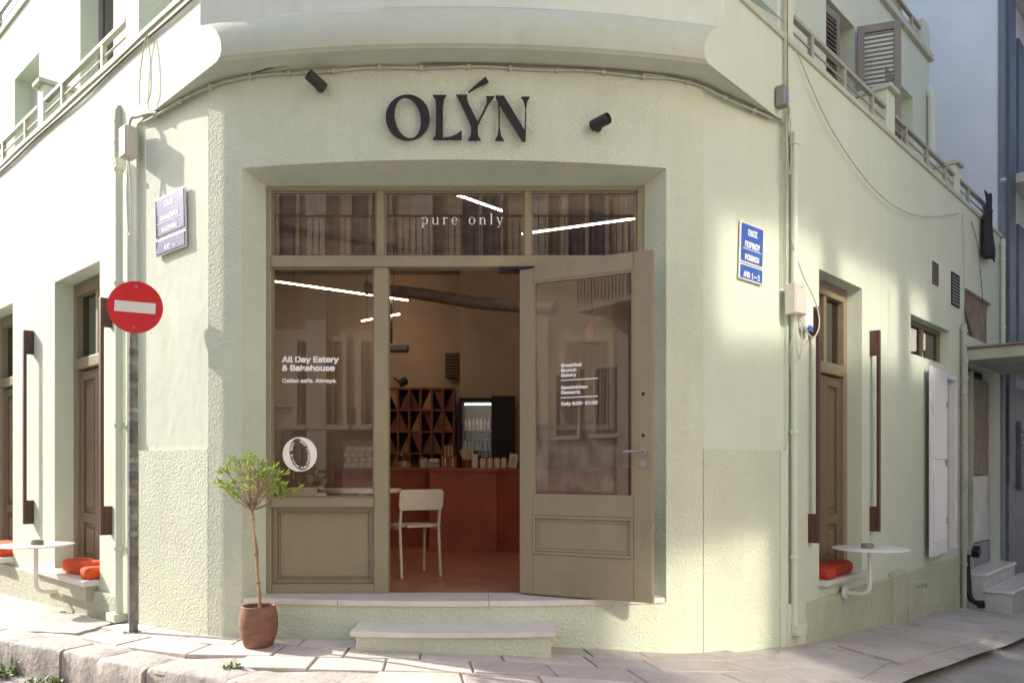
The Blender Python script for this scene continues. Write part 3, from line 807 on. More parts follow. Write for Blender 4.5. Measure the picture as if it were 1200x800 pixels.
# open door, hinged on the right jamb, swung out to the right
DA = math.atan2(-.42, .83)
DM = T(XD1 + .012, FY - .015, ZS + .012) @ RZ(DA)
DW, DH, DT = .93, pz(313) - ZS - .02, .045
door = MB()
s0, s1, r0, r1, r2, r3 = .095, .115, .0, .62, .0, .0
zb, zl, zt = .62, .70, DH - .12
door.bbox(0, .10, -DT, 0, 0, DH, .005); door.bbox(DW - .125, DW, -DT, 0, 0, DH, .005)
door.bbox(.10, DW - .125, -DT, 0, DH - .115, DH, .005)
door.bbox(.10, DW - .125, -DT, 0, .53, .66, .005); door.bbox(.10, DW - .125, -DT, 0, 0, .27, .005)
door = door.build('shop_door', M_frame_dark, BLD, DM)
door['label'] = 'open olive glazed door swung outwards'
mo = MB(); a, b, c, e = .10, DW - .125, .27, .53
for ins, yy in ((0, -.052), (.02, -.040)):
    A, B, C, D_ = a + ins, b - ins, c + ins, e - ins; w = .02
    mo.bbox(A, A + w, yy, -.005, C, D_, .004); mo.bbox(B - w, B, yy, -.005, C, D_, .004)
    mo.bbox(A + w, B - w, yy, -.005, C, C + w, .004); mo.bbox(A + w, B - w, yy, -.005, D_ - w, D_, .004)
mo.build('moulding', M_frame_dark, door, DM)
MB().bbox(.138, DW - .163, -.036, -.008, .308, .492, .008).build('door_panel', M_frame_dark, door, DM)
be = MB(); a, b, c, e = .10, DW - .125, .66, DH - .115; w = .014
be.box(a, a + w, -.04, -.008, c, e); be.box(b - w, b, -.04, -.008, c, e); be.box(a + w, b - w, -.04, -.008, c, c + w); be.box(a + w, b - w, -.04, -.008, e - w, e)
be.build('glazing_bead', M_sidefr, door, DM)
MB().box(a + w, b - w, -.027, -.021, c + w, e - w).build('pane', G_pane, door, DM)
hx = DW - .06; hz = pz(531, 5.05) - ZS
MB().lathe([(.026, 0), (.026, .008), (.012, .010), (.010, .045)], 20, T(hx, -DT, hz) @ Matrix.Rotation(rad(90), 4, 'X')).tube([(hx, -DT - .045, hz), (hx - .02, -DT - .05, hz), (hx - .115, -DT - .05, hz - .003)], .009, 10).build('door_handle', M_grey, door, DM, smooth=40)
MB().lathe([(.026, 0), (.026, .008), (.012, .010), (.011, .014)], 20, T(hx, -DT, hz - .085) @ Matrix.Rotation(rad(90), 4, 'X')).build('lock', M_grey, door, DM, smooth=40)
for z in (hz + .10, hz + .36): MB().lathe([(.011, 0), (.011, .004)], 16, T(hx, -DT, z) @ Matrix.Rotation(rad(90), 4, 'X')).build('keyhole', M_black, door, DM, smooth=40)
for z in (.45, 1.1, 1.75, .9): MB().box(DW - .001, DW + .002, -.035, -.012, z, z + .05).build('strike_plate', M_bamboo, door, DM)
# closer arm
MB().tube([(px(588), FY - .02, pz(318)), (px(612), FY - .07, pz(317)), (px(643, 5.33), 5.29, pz(314, 5.33))], .010, 8).bbox(px(588) - .02, px(612), FY - .035, FY - .005, pz(321), pz(315), .003).build('door_closer', M_black, door)

# ------------------------------------------------------------------ lettering
FONT = None
try:
    import os
    FONT = bpy.data.fonts.load(os.path.join(bpy.utils.system_resource('DATAFILES'), 'fonts', 'Inter.woff2'))
except Exception:
    FONT = None
def text_mesh(body, size, ext=.0015, align='LEFT', spacing=1.0, bold=0.0, line=1.0):
    c = bpy.data.curves.new('text', 'FONT'); c.body = body
    if FONT: c.font = FONT
    c.size = size; c.extrude = ext; c.align_x = align
    c.space_character = spacing; c.offset = 0.0 if FONT else bold; c.resolution_u = 4; c.space_line = line
    o = bpy.data.objects.new('text', c); COL.objects.link(o)
    dg = bpy.context.evaluated_depsgraph_get(); dg.update()
    me = bpy.data.meshes.new_from_object(o.evaluated_get(dg))
    bpy.data.objects.remove(o); bpy.data.curves.remove(c)
    me.materials.clear()
    if FONT and bold:
        bm = bmesh.new()
        for i, (ox, oy) in enumerate(((-1, -1), (1, -1), (-1, 1), (1, 1))):
            n0 = len(bm.verts); bm.from_mesh(me); bm.verts.ensure_lookup_table()
            for v in bm.verts[n0:]: v.co += Vector((ox * bold * .5, oy * bold * .5, i * .0001))
        bm.to_mesh(me); bm.free()
    return me
UPR = Matrix.Rotation(rad(90), 4, 'X')    # text lying in XY -> standing in XZ facing -Y
def put_text(name, body, size, m, parent, M, xs=1.0, **k):
    me = text_mesh(body, size, **k); me.name = name
    for v in me.vertices: v.co.x *= xs
    return link(name, me, m, parent, M @ UPR)
GY = FY + .030
S = FY / 925
put_text('lettering', 'All Day Eatery\n& Bakehouse', .0735, M_vinyl, frame, T(px(329), GY, pz(423.5)), xs=1.19, ext=.0006, bold=.0042, spacing=.98, line=.80)
put_text('lettering', 'Celiac safe. Always.', .0505, M_vinyl, frame, T(px(329), GY, pz(447.5)), ext=.0006, xs=1.19, bold=.0022, spacing=.97)
DG = DM @ T(0, -.0275, 0)
def dline(body, y, size, x=.30, **k): return put_text('lettering', body, size, M_vinyl, door, DG @ T(x, 0, pz(y, 5.22) - ZS - .012), xs=1.17, ext=.0006, bold=.0022, **k)
dline('Breakfast\nBrunch\nBakery', 429.5, .0405, line=.80); dline('Sandwiches\nDesserts', 455.5, .0405, line=.80); dline('Daily 8:00-21:00', 474.5, .0405, spacing=.95)
for y in (445, 465.5):
    z = pz(y, 5.22) - ZS - .012
    MB().box(.30, .56, -.001, .0, z - .003, z + .003).build('rule_line', M_vinyl, door, DG)
# 'pure only' in drawn serif strokes on the transom
def serif(word, x, zb, h, gap, name, parent, y):
    b = MB(); t = .17; th = .075
    def S_(pts, w): 
        for (ax, az), (bx, bz) in zip(pts, pts[1:]):
            dx, dz = bx - ax, bz - az; l = math.hypot(dx, dz); nx, nz = -dz / l * w / 2, dx / l * w / 2
            b.vprism([(x + (ax - nx) * h, zb + (az - nz) * h), (x + (bx - nx) * h, zb + (bz - nz) * h), (x + (bx + nx) * h, zb + (bz + nz) * h), (x + (ax + nx) * h, zb + (az + nz) * h)], y - .001, y)
    def ring(cx, cz, rx, rz, a0=0, a1=360, n=20):
        A = [rad(a0 + (a1 - a0) * i / n) for i in range(n + 1)]
        for p, q in zip(A, A[1:]):
            w0 = th + (t - th) * abs(math.cos(p)); w1 = th + (t - th) * abs(math.cos(q))
            o = [(cx + rx * math.cos(p), cz + rz * math.sin(p)), (cx + rx * math.cos(q), cz + rz * math.sin(q)), (cx + (rx - w1) * math.cos(q), cz + (rz - th) * math.sin(q)), (cx + (rx - w0) * math.cos(p), cz + (rz - th) * math.sin(p))]
            b.vprism([(x + u * h, zb + v * h) for u, v in o], y - .001, y)
    for ch in word:
        b.v = []; b.f = []
        if ch == 'p': S_([(.15, -.4), (.15, 1)], t); S_([(-.05, -.4), (.4, -.4)], th); S_([(-.02, .95), (.15, .97)], th); ring(.48, .5, .40, .52); adv = .95
        elif ch == 'u': S_([(.15, 1), (.15, .3)], t); S_([(-.02, .96), (.15, .96)], th); ring(.44, .3, .37, .32, 180, 330); S_([(.78, 1), (.78, .0)], t); S_([(.6, .96), (.78, .96)], th); S_([(.78, .04), (.95, .04)], th); adv = 1.0
        elif ch == 'r': S_([(.18, 0), (.18, 1)], t); S_([(-.02, .03), (.42, .03)], th); S_([(-.02, .96), (.18, .96)], th); ring(.45, .66, .28, .34, 60, 160); S_([(.55, .9), (.66, .86)], .16); adv = .72
        elif ch == 'e': ring(.42, .5, .40, .53, 0, 320); S_([(.06, .54), (.80, .54)], th); adv = .86
        elif ch == 'o': ring(.45, .5, .45, .53); adv = .95
        elif ch == 'n': S_([(.18, 0), (.18, 1)], t); S_([(-.02, .03), (.38, .03)], th); S_([(-.02, .96), (.18, .96)], th); ring(.5, .62, .34, .38, 0, 150); S_([(.78, .62), (.78, 0)], t); S_([(.6, .03), (.98, .03)], th); adv = 1.02
        elif ch == 'l': S_([(.18, 0), (.18, 1.55)], t); S_([(-.02, .03), (.38, .03)], th); S_([(-.02, 1.5), (.18, 1.52)], th); adv = .42
        elif ch == 'y': S_([(.12, 1), (.44, .02)], t); S_([(.78, 1), (.40, -.15), (.25, -.38), (.05, -.36)], th); S_([(-.05, .97), (.3, .97)], th); S_([(.62, .97), (.95, .97)], th); adv = .9
        else: adv = .55
        x += (adv + gap) * h
        if b.v: b.build('letter', M_vinyl, parent, recalc=False)
serif('pure only', px(493.5), pz(261.5), .0495, .50, 'lettering', frame, GY)
# round sticker: disc with an oval hole, words round the inside
bx, bz = px(350), pz(532)
b = MB(); n = 48; ro = 20.3 * S
ov = lambda w: (11.8 * S * math.cos(w) * math.cos(rad(14)) - 19.0 * S * math.sin(w) * math.sin(rad(14)), 11.8 * S * math.cos(w) * math.sin(rad(14)) + 19.0 * S * math.sin(w) * math.cos(rad(14)))
for k in range(n):
    w0, w1 = 2 * math.pi * k / n, 2 * math.pi * (k + 1) / n
    o0, o1 = (ro * math.cos(w0), ro * math.sin(w0)), (ro * math.cos(w1), ro * math.sin(w1)); i0, i1 = ov(w0 - rad(14)), ov(w1 - rad(14))
    b.vprism([(bx + p[0], bz + p[1]) for p in (o0, o1, i1, i0)], GY - .001, GY)
stk = b.build('round_sticker', M_vinyl, frame, recalc=False)
def around(txt, a0, a1, rev):
    for k, ch in enumerate(txt):
        if ch == ' ': continue
        w = rad(a0 + (a1 - a0) * k / (len(txt) - 1)); e = .80
        p = ov(w); q = ov(w + (.02 if rev else -.02)); ang = math.atan2(q[1] - p[1], q[0] - p[0])
        me = text_mesh(ch, .031, ext=.0004, align='CENTER', bold=.002)
        # letters stand on the oval with feet outwards on the lower arc, inwards on the upper
        off = -.004 if rev else -.021
        f = .86 if not rev else .93
        link('letter', me, M_vinyl, stk, T(bx + p[0] * f, GY - .001, bz + p[1] * f) @ Matrix.Rotation(-ang, 4, 'Y') @ T(0, 0, 0 if rev else -.006) @ UPR)
around('100% Gluten Free', 118, 292, True)
around('Keto Friendly', 62, -52, False)

# shop sign: raised dark letters
sign = thing('shop_sign', 'raised dark letters OL\u00ddN on the curved wall above the shopfront', 'sign', T(px(535, 5.1), 5.10, pz(165, 5.1)))
SD = 5.075
def zx(u): return (430 + u / 5.714 - 600) / 925 * SD
def zz(v): return EYE - (80 + v / 5.714 - 548) / 925 * SD
def letter(poly):
    bm = bmesh.new()
    vs = [bm.verts.new((zx(u), SD, zz(v))) for u, v in poly]
    f = bm.faces.new(vs)
    r = bmesh.ops.extrude_face_region(bm, geom=[f])
    for v in [g for g in r['geom'] if isinstance(g, bmesh.types.BMVert)]: v.co.y += .022
    bmesh.ops.triangulate(bm, faces=[f for f in bm.faces if len(f.verts) > 4])
    return MB().from_bm(bm).build('letter', M_letter, sign)
b = MB(); n = 56
def oin(w):
    t = rad(-13); x, y = 90 * math.cos(w), 141 * math.sin(w); return (272 + x * math.cos(t) - y * math.sin(t) * -1, 328 + (x * math.sin(t) * -1 + y * math.cos(t)))
for k in range(n):
    w = [2 * math.pi * (k + i) / n for i in (0, 1)]
    o = [(272 + 147 * math.cos(a), 328 + 152 * math.sin(a)) for a in w]; i_ = []
    for a in w:
        x, y = 86 * math.cos(a), 141 * math.sin(a); t = rad(-12)
        i_.append((272 + x * math.cos(t) - y * math.sin(t) * 1, 330 + x * math.sin(t) + y * math.cos(t)))
    P4 = [o[0], o[1], i_[1], i_[0]]
    b.vprism([(zx(u), zz(v)) for u, v in P4], SD, SD + .022)
b.build('letter', M_letter, sign, recalc=False)
letter([(440, 178), (530, 178), (514, 200), (508, 260), (508, 465), (560, 458), (605, 438), (634, 415), (634, 474), (440, 474), (458, 450), (462, 400), (462, 250), (458, 205)])
letter([(597, 177), (672, 177), (668, 200), (680, 235), (742, 360), (800, 240), (803, 205), (797, 187), (852, 187), (835, 205), (815, 235), (742, 380), (742, 440), (748, 460), (762, 478), (676, 478), (690, 460), (697, 440), (697, 385), (620, 215)])
acc = letter([(678, 160), (735, 105), (795, 57), (814, 90), (740, 122)])
letter([(860, 182), (918, 184), (1055, 412), (1060, 260), (1050, 215), (1033, 190), (1090, 190), (1075, 215), (1067, 270), (1063, 487), (1040, 485), (890, 240), (890, 400), (900, 455), (918, 481), (858, 480), (875, 450), (880, 400), (880, 235)])
pins = MB()
for u, v in ((150, 330), (400, 330), (485, 300), (485, 460), (720, 420), (640, 220), (970, 330), (1050, 460)):
    pins.tube([(zx(u), SD + .02, zz(v)), (zx(u), 5.14, zz(v))], .004, 6)
pins.build('mounting_pin', M_letter, sign)

# spotlights either side of the sign
def spot(xp, yp, dirv, lab):
    D = 5.115 + sagfun(px(xp, 5.15) - X0)
    x, z = px(xp, D), pz(yp, D)
    t = thing('wall_spotlight', lab, 'spotlight', T(x, D - .005, z), 'spotlights beside the shop sign')
    MB().lathe([(.03, 0), (.03, .012), (.012, .014), (.012, .05)], 20, T(x, D - .004, z) @ Matrix.Rotation(rad(90), 4, 'X')).build('wall_mount', M_spot, t, smooth=40)
    q = Vector(dirv).normalized().to_track_quat('Z', 'Y').to_matrix().to_4x4()
    MB().lathe([(.001, -.05), (.034, -.05), (.036, -.046), (.036, .075), (.033, .078), (.030, .06), (.001, .06)], 24, T(x, D - .075, z) @ q).build('lamp_body', M_spot, t, smooth=40)
spot(376, 104, (-.62, -.55, .42), 'dark cylindrical wall spotlight left of the raised letters')
spot(700, 150, (.70, -.62, .12), 'dark cylindrical wall spotlight right of the raised letters')

# ------------------------------------------------------------------ street name signs
def street_sign(M, w, h, h2, lines, lab, mb_, xs):
    t = thing('street_name_sign', lab, 'street sign', M, 'street name signs')
    MB().bbox(0, w, -.014, -.002, -h, 0, .003).build('border_plate', M_signw, t, M)
    MB().bbox(.012, w - .012, -.018, -.012, -h + .012, -.012, .003).build('name_plate', mb_, t, M)
    MB().bbox(0, w, -.014, -.002, -h - h2 - .006, -h - .006, .003).build('border_plate', M_signw, t, M)
    MB().bbox(.010, w - .010, -.018, -.012, -h - h2 + .004, -h - .016, .003).build('number_plate', mb_, t, M)
    for k, (s_, sz, zf) in enumerate(lines):
        put_text('lettering', s_, sz, M_vinyl, t, M @ T(w / 2, -.0185, zf), align='CENTER', xs=xs, ext=.0006, bold=.003, spacing=.98)
    MB().box(.03, w - .03, -.0195, -.0185, -h * .66, -h * .66 + .004).build('rule_line', M_vinyl, t, M)
    return t
PA = math.atan2(.61, .78)
MR = T(*poff(2.02, -.013), pz(258, 5.65)) @ RZ(PA) @ Matrix.Rotation(rad(2.5), 4, 'Y')
street_sign(MR, .285, .295, .115, [('\u039f\u0394\u039f\u03a3', .085, -.090), ('\u03a0\u039f\u03a1\u0399\u039d\u039f\u03a5', .085, -.180), ('PORINOU', .078, -.270), ('\u0391\u03a0\u039f  1 \u2014 2', .075, -.395)], 'blue enamel street sign reading PORINOU right of the shopfront', M_blue, .68)
ML = T(*poff(-2.255, -.013), pz(233, 5.8)) @ RZ(-PA) @ Matrix.Rotation(rad(-2), 4, 'Y')
street_sign(ML, .42, .30, .12, [('\u039f\u0394\u039f\u03a3', .075, -.085), ('\u039a\u0391\u039b\u039b\u0391\u0399\u03a3\u03a7\u03a1\u039f\u03a5', .064, -.18), ('KALESHROU', .064, -.265), ('\u0391\u03a0\u039f    \u2014', .065, -.40)], 'faded peeling blue street sign in sun left of the shopfront', M_bluepale, .82)

# ------------------------------------------------------------------ no-entry sign on its pole
PXx, PYy = -2.70, 5.63; gzp = gz(PXx, PYy)
ne = thing('no_entry_sign', 'round red no entry sign on a grey stickered pole', 'road sign', T(PXx, PYy, gzp))
MB().tube([(PXx, PYy, gzp - .1), (PXx, PYy, 2.42)], .030, 16).build('pole', M_pole, ne, smooth=40)
for z, h_, m in ((2.03, .04, M_stk), (1.955, .018, M_stk2), (1.84, .06, M_stk), (1.62, .03, M_stk2), (1.40, .16, M_stk), (1.26, .04, M_stk2), (1.14, .06, M_stk), (1.03, .05, M_stk2), (.955, .04, M_stk)):
    MB().lathe([(.0312 + .0004 * (m is M_stk), 0), (.0312 + .0004 * (m is M_stk), h_)], 16, T(PXx, PYy, z)).build('sticker', m, ne, smooth=40)
for z in (.86, .74):
    MB().lathe([(.036, 0), (.036, .035)], 16, T(PXx, PYy, z)).build('clamp', M_grey, ne, smooth=40)
MD = T(PXx + .035, PYy - .045, 2.36) @ RZ(rad(12)) @ Matrix.Rotation(rad(3), 4, 'Y') @ Matrix.Rotation(rad(90), 4, 'X')
R_ = .184
disc = MB().lathe([(.001, -.004), (R_ - .004, -.004), (R_, -.002), (R_, .006), (R_ - .005, .009), (R_ - .012, .006), (.001, .006)], 56, MD).build('disc', M_red, ne, smooth=40)
MB().lathe([(.001, -.008), (R_ - .006, -.008), (R_ - .002, -.006), (R_ - .002, -.0045), (.001, -.0045)], 56, MD).build('disc_back', M_grey, ne, smooth=40)
MB().box(-.135, .135, -.038, .038, .006, .0085, MD).build('white_bar', M_signw, disc)
for y in (.145, -.145): MB().lathe([(.009, .006), (.009, .010), (.005, .013), (.001, .013)], 12, MD @ T(0, y, 0)).build('bolt', M_grey, disc, smooth=40)
for k in range(22):
    a = random.uniform(0, 6.28); r = random.uniform(.035, .07); s_ = random.uniform(.005, .012)
rub = MB()
for k in range(40):
    a = random.uniform(0, 6.28); r = random.uniform(.032, .075); s_ = random.uniform(.005, .011)
    rub.lathe([(.001, 0), (s_, s_ * .4), (s_ * .7, s_), (.001, s_ * 1.2)], 6, T(PXx + r * math.cos(a), PYy + r * math.sin(a), gzp + .008))
rub.build('base_rubble', M_kerb, ne, kind='stuff')

# ------------------------------------------------------------------ potted tree
TX, TY = -1.60, 4.985; tz = gz(TX, TY) + .008
tree = thing('potted_tree', 'small standard tree with thin crown in a round terracotta pot', 'potted tree', T(TX, TY, tz))
MT = T(TX, TY, tz)
MB().lathe([(.001, 0), (.078, 0), (.088, .01), (.112, .08), (.120, .135), (.117, .19), (.105, .24), (.104, .256), (.098, .26), (.092, .256), (.092, .235), (.001, .225)], 40, MT).build('pot', M_pot, tree, smooth=50)
b = MB()
for k in range(70):
    a, r = random.uniform(0, 6.28), .088 * math.sqrt(random.random()); s_ = random.uniform(.006, .014)
    b.lathe([(.001, -.004), (s_, 0), (s_ * .7, s_ * .7), (.001, s_ * .9)], 6, T(TX + r * math.cos(a), TY + r * math.sin(a), tz + .233) @ RZ(a))
b.build('soil', M_soil, tree, kind='stuff')
trk = [Vector((.008, 0, .22)), Vector((.006, .0, .34)), Vector((-.012, .006, .46)), Vector((-.012, .004, .60)), Vector((-.034, .0, .74)), Vector((-.040, .0, .86))]
MB().tube([MT @ p for p in trk], [.012, .0105, .010, .0095, .009, .008], 8).build('trunk', M_bark, tree, smooth=50)
MB().tube([MT @ Vector((.016, -.012, .2)), MT @ Vector((-.032, -.016, .83))], .0065, 7).build('stake', M_bamboo, tree, smooth=50)
for z, x in ((.40, -.001), (.58, -.015), (.80, -.034)):
    MB().lathe([(.0145, 0), (.015, .004), (.0145, .008)], 10, MT @ T(x, -.008, z)).build('tie', M_tie, tree, smooth=50)
br = MB(); lf = MB(); dr = MB(); rt = random.Random(11)
C = Vector((-.035, 0, 1.03)); top = Vector((-.040, 0, .86))
def leaf(mb_, p, d, l, w):
    d = d.normalized(); s_ = d.cross(Vector((rt.uniform(-1, 1), rt.uniform(-1, 1), rt.uniform(-1, 1)))).normalized(); u = s_.cross(d)
    mb_.add([p, p + d * l * .45 + s_ * w + u * w * .3, p + d * l - u * w * .4, p + d * l * .45 - s_ * w + u * w * .3], [(0, 1, 2), (0, 2, 3)])
ends = []
for k in range(27):
    th = rt.uniform(0, 6.28); el = rt.uniform(-.15, 1.35)
    rr = rt.uniform(.17, .265)
    e = C + Vector((math.cos(th) * math.cos(el) * rr, math.sin(th) * math.cos(el) * rr * .85, math.sin(el) * rr * .78 - .03))
    mid = top + (e - top) * .45 + Vector((rt.uniform(-.02, .02), rt.uniform(-.02, .02), -.012))
    br.tube([MT @ top, MT @ mid, MT @ e], [.0048, .003, .0012], 5); ends.append((mid, e))
    for j in range(3):
        t = rt.uniform(.35, .95); p = mid + (e - mid) * t; q = p + Vector((rt.uniform(-.07, .07), rt.uniform(-.07, .07), rt.uniform(-.02, .07)))
        br.tube([MT @ p, MT @ q], [.002, .0008], 4); ends.append((p, q))
for (a, e) in ends:
    if (e - C).length < .14 or e.z < .93 and rt.random() < .55:
        for k in range(8):
            p = a + (e - a) * rt.uniform(.2, 1); leaf(dr, MT @ p, Vector((rt.uniform(-1, 1), rt.uniform(-1, 1), rt.uniform(-.6, 1))), rt.uniform(.012, .028), .0035)
        continue
    dirv = (e - a).normalized()
    for k in range(7):
        t = rt.uniform(.45, 1.06); p = a + (e - a) * t
        leaf(lf, MT @ p, dirv * .8 + Vector((rt.uniform(-1, 1), rt.uniform(-1, 1), rt.uniform(-.5, 1.1))), rt.uniform(.030, .056), rt.uniform(.006, .0095))
    for k in range(3):
        p = a + (e - a) * rt.uniform(.1, .6); leaf(dr, MT @ p, Vector((rt.uniform(-1, 1), rt.uniform(-1, 1), rt.uniform(-.6, 1))), rt.uniform(.012, .026), .0035)
for k in range(240):
    p = C + Vector((rt.gauss(0, .075), rt.gauss(0, .07), rt.gauss(-.02, .06))); leaf(dr, MT @ p, Vector((rt.uniform(-1, 1), rt.uniform(-1, 1), rt.uniform(-.6, 1))), rt.uniform(.010, .026), .0032)
for k in range(60):
    p = C + Vector((rt.gauss(0, .08), rt.gauss(0, .07), rt.gauss(-.03, .06))); q = p + Vector((rt.uniform(-.05, .05), rt.uniform(-.05, .05), rt.uniform(-.01, .06)))
    br.tube([MT @ p, MT @ q], [.0016, .0008], 4)
br.build('branches', M_bark, tree, kind='stuff'); lf.build('crown', M_leaf, tree, recalc=False); dr.build('dry_twigs', M_dry, tree, recalc=False, kind='stuff')

# weeds at the kerb
def weed(x, y, n, h, lab, sp=.10):
    z = gz(x, y) - road_drop(x)
    b = MB(); r = random.Random(int(abs(x) * 1000))
    for k in range(n):
        a = r.uniform(0, 6.28); q = sp * math.sqrt(r.random()); p = Vector((x + q * math.cos(a), y + q * math.sin(a) * .6, z - .01))
        d = Vector((r.uniform(-.6, .6), r.uniform(-.6, .6), 1)).normalized() * h * r.uniform(.4, 1)
        b.tube([p, p + d], [.002, .001], 4)
        for j in range(7):
            c = p + d * r.uniform(.2, 1); v = Vector((r.uniform(-1, 1), r.uniform(-1, 1), r.uniform(-.1, .8))).normalized(); s_ = v.cross(Vector((0, 0, 1))).normalized() * .009
            l = r.uniform(.02, .045); b.add([c, c + v * l * .5 + s_, c + v * l, c + v * l * .5 - s_], [(0, 1, 2, 3)])
    return tag(b.build('weed', M_weed, None, recalc=False), lab, 'weed', 'weeds along the kerb')
weed(-3.5, 5.36, 46, .15, 'largest clump of green weeds at the far left foot of the kerb', .14)
weed(-3.02, 5.06, 26, .07, 'low flat tuft of weeds on the road near the kerb joint', .12)
wd = weed(-1.55, 4.40, 10, .06, 'small sprig of weeds growing from the kerb joint below the pot', .05)
wd.location.z += .20

# ------------------------------------------------------------------ wall bars, tables, ashtrays, cushions
def bar(x, z0, z1, M, lab, sg):
    t = thing('wall_bar', lab, 'wall bar', M @ T(x, 0, z0), 'maroon wall bars')
    MB().bbox(x - .022, x + .022, -.088, -.062, z0, z1, .003).build('rod', M_bar, t, M)
    for a, b_ in ((z0, z0 + .23), (z1 - .23, z1)): MB().bbox(x - .0225, x + .0225, -.0615, -.001, a, b_, .003).build('bracket', M_bar, t, M)
bar(-2.50, .68, 2.56, FL, 'tall maroon wall bar between the two windows of the left facade', 1)
bar(-.50, .69, 2.58, FL, 'tall maroon wall bar behind the no entry sign', 1)
bar(.42, .63, 2.50, FR, 'tall maroon wall bar nearest the downpipe on the right facade', 1)
bar(1.80, .64, 2.49, FR, 'tall maroon wall bar beyond the right facade window', 1)
def wall_table(x, M, lab, zp, zt, r=.30):
    t = thing('wall_table', lab, 'table', M @ T(x, 0, zp), 'white wall-mounted tables')
    MB().lathe([(.06, 0), (.06, .014), (.056, .018), (.001, .018)], 24, M @ T(x, -.037, zp) @ Matrix.Rotation(rad(90), 4, 'X')).build('wall_plate', M_white, t, smooth=40)
    pts = [(x, -.045, zp), (x, -.17, zp)]
    for k in range(1, 9): a = rad(90 * k / 8); pts.append((x, -.17 - .08 * math.sin(a), zp + .08 * (1 - math.cos(a))))
    pts.append((x, -.25, zt - .012))
    MB().tube([M @ Vector(p) for p in pts], .018, 12).build('arm', M_white, t, smooth=40)
    MB().lathe([(.001, 0), (.05, 0), (.05, .004), (r - .01, .006), (r, .010), (r, .016), (r - .004, .019), (.001, .019)], 56, M @ T(x, -.25, zt - .016)).build('table_top', M_white, t, smooth=40)
    return M @ Vector((x, -.25, zt + .003))
p = wall_table(-1.53, FL, 'round white table on a bent arm fixed to the left facade', .14, .557)
def ashtray(p, lab):
    tag(MB().lathe([(.001, 0), (.048, 0), (.051, .004), (.051, .036), (.048, .038), (.044, .036), (.043, .012), (.001, .010)], 28, T(*p)).build('ashtray', M_ash, smooth=40), lab, 'ashtray', 'olive ashtrays')
ashtray(p + Vector((.01, 0, .0)), 'olive round ashtray on the left wall table')
p = wall_table(1.06, FR, 'round white table on a bent arm fixed to the right facade', .165, .553)
ashtray(p + Vector((-.02, 0, .0)), 'olive round ashtray on the right wall table')
def cushion(x, y, z, w, d, h, M, m, lab, rz=0):
    bm = bmesh.new(); bmesh.ops.create_cube(bm, size=1)
    bmesh.ops.subdivide_edges(bm, edges=list(bm.edges), cuts=7, use_grid_fill=True)
    for v in bm.verts:
        c = v.co * 2
        k = (abs(c.x) ** 5 + abs(c.y) ** 5 + abs(c.z) ** 3) ** (1 / 4.5) if c.length else 1
        v.co = c / max(k, .3) / 2
        wr = 1 + .05 * math.sin(c.x * 7 + c.z * 3) * (1 - abs(c.x) * .3)
        v.co = Vector((v.co.x * w, v.co.y * d, v.co.z * h * wr))
        v.co.z += h * .5 - .03 * h * math.cos(c.x * 5)
    tag(MB().from_bm(bm, M @ T(x, y, z - .004) @ RZ(rz)).build('cushion', m, smooth=60), lab, 'cushion', 'orange seat cushions')
cushion(-1.30, .06, .306, .52, .22, .12, FL, M_orange, 'plump orange cushion at the back of the sill of the left facade window', rad(4))
cushion(-.86, -.0, .306, .17, .2, .10, FL, M_orange, 'small sunlit orange cushion at the near end of the left window sill')
cushion(-3.60, .06, .306, .66, .22, .13, FL, M_orange, 'orange cushion on the sill at the left edge of the photo')
cushion(-3.34, -.03, .306, .22, .18, .10, FL, M_orange, 'small orange cushion in front on the sill at the left edge')
cushion(1.10, .08, .306, .60, .2, .11, FR, M_redcush, 'dark orange cushion on the sill of the right facade window')
cushion(.78, .02, .306, .18, .16, .09, FR, M_redcush, 'small dark orange cushion at the near end of the right window sill')

# ------------------------------------------------------------------ boxes and cables
def jbox(M, w, h, dpt, m, lab, cover=True):
    t = thing('junction_box', lab, 'electrical box', M, 'electrical boxes on the walls')
    MB().bbox(-w / 2, w / 2, -dpt, 0, -h / 2, h / 2, .008).build('housing', m, t, M)
    if cover:
        MB().bbox(-w / 2 + .006, w / 2 - .006, -dpt - .006, -dpt + .001, -h / 2 + .006, h / 2 - .006, .004).build('cover', m, t, M)
        MB().lathe([(.006, 0), (.006, .004)], 10, M @ T(0, -dpt - .006, h / 2 - .03) @ Matrix.Rotation(rad(90), 4, 'X')).build('screw', M_grey, t)
    return t
jbox(FL @ T(.01, -.015, 3.67), .12, .23, .09, M_plastic, 'weathered beige junction box above the left street sign')
jbox(FR @ T(.0, -.03, 2.49) @ RZ(rad(-8)), .15, .23, .09, M_plastic, 'beige utility box with dangling cables below the blue street sign')
t = thing('electrical_fixture', 'white curved outdoor fixture beside the beige utility box', 'fixture', FR @ T(.27, 0, 2.4))
MB().bbox(.20, .34, -.075, .0, 2.30, 2.54, .02).build('housing', M_plasticw, t, FR)
MB().bbox(.225, .315, -.08, -.07, 2.285, 2.33, .004).build('blue_window', M_blue, t, FR)
jbox(FR @ T(-.17, -.01, 3.97), .085, .15, .07, M_grey, 'grey meter box high on the corner among the cables', False)
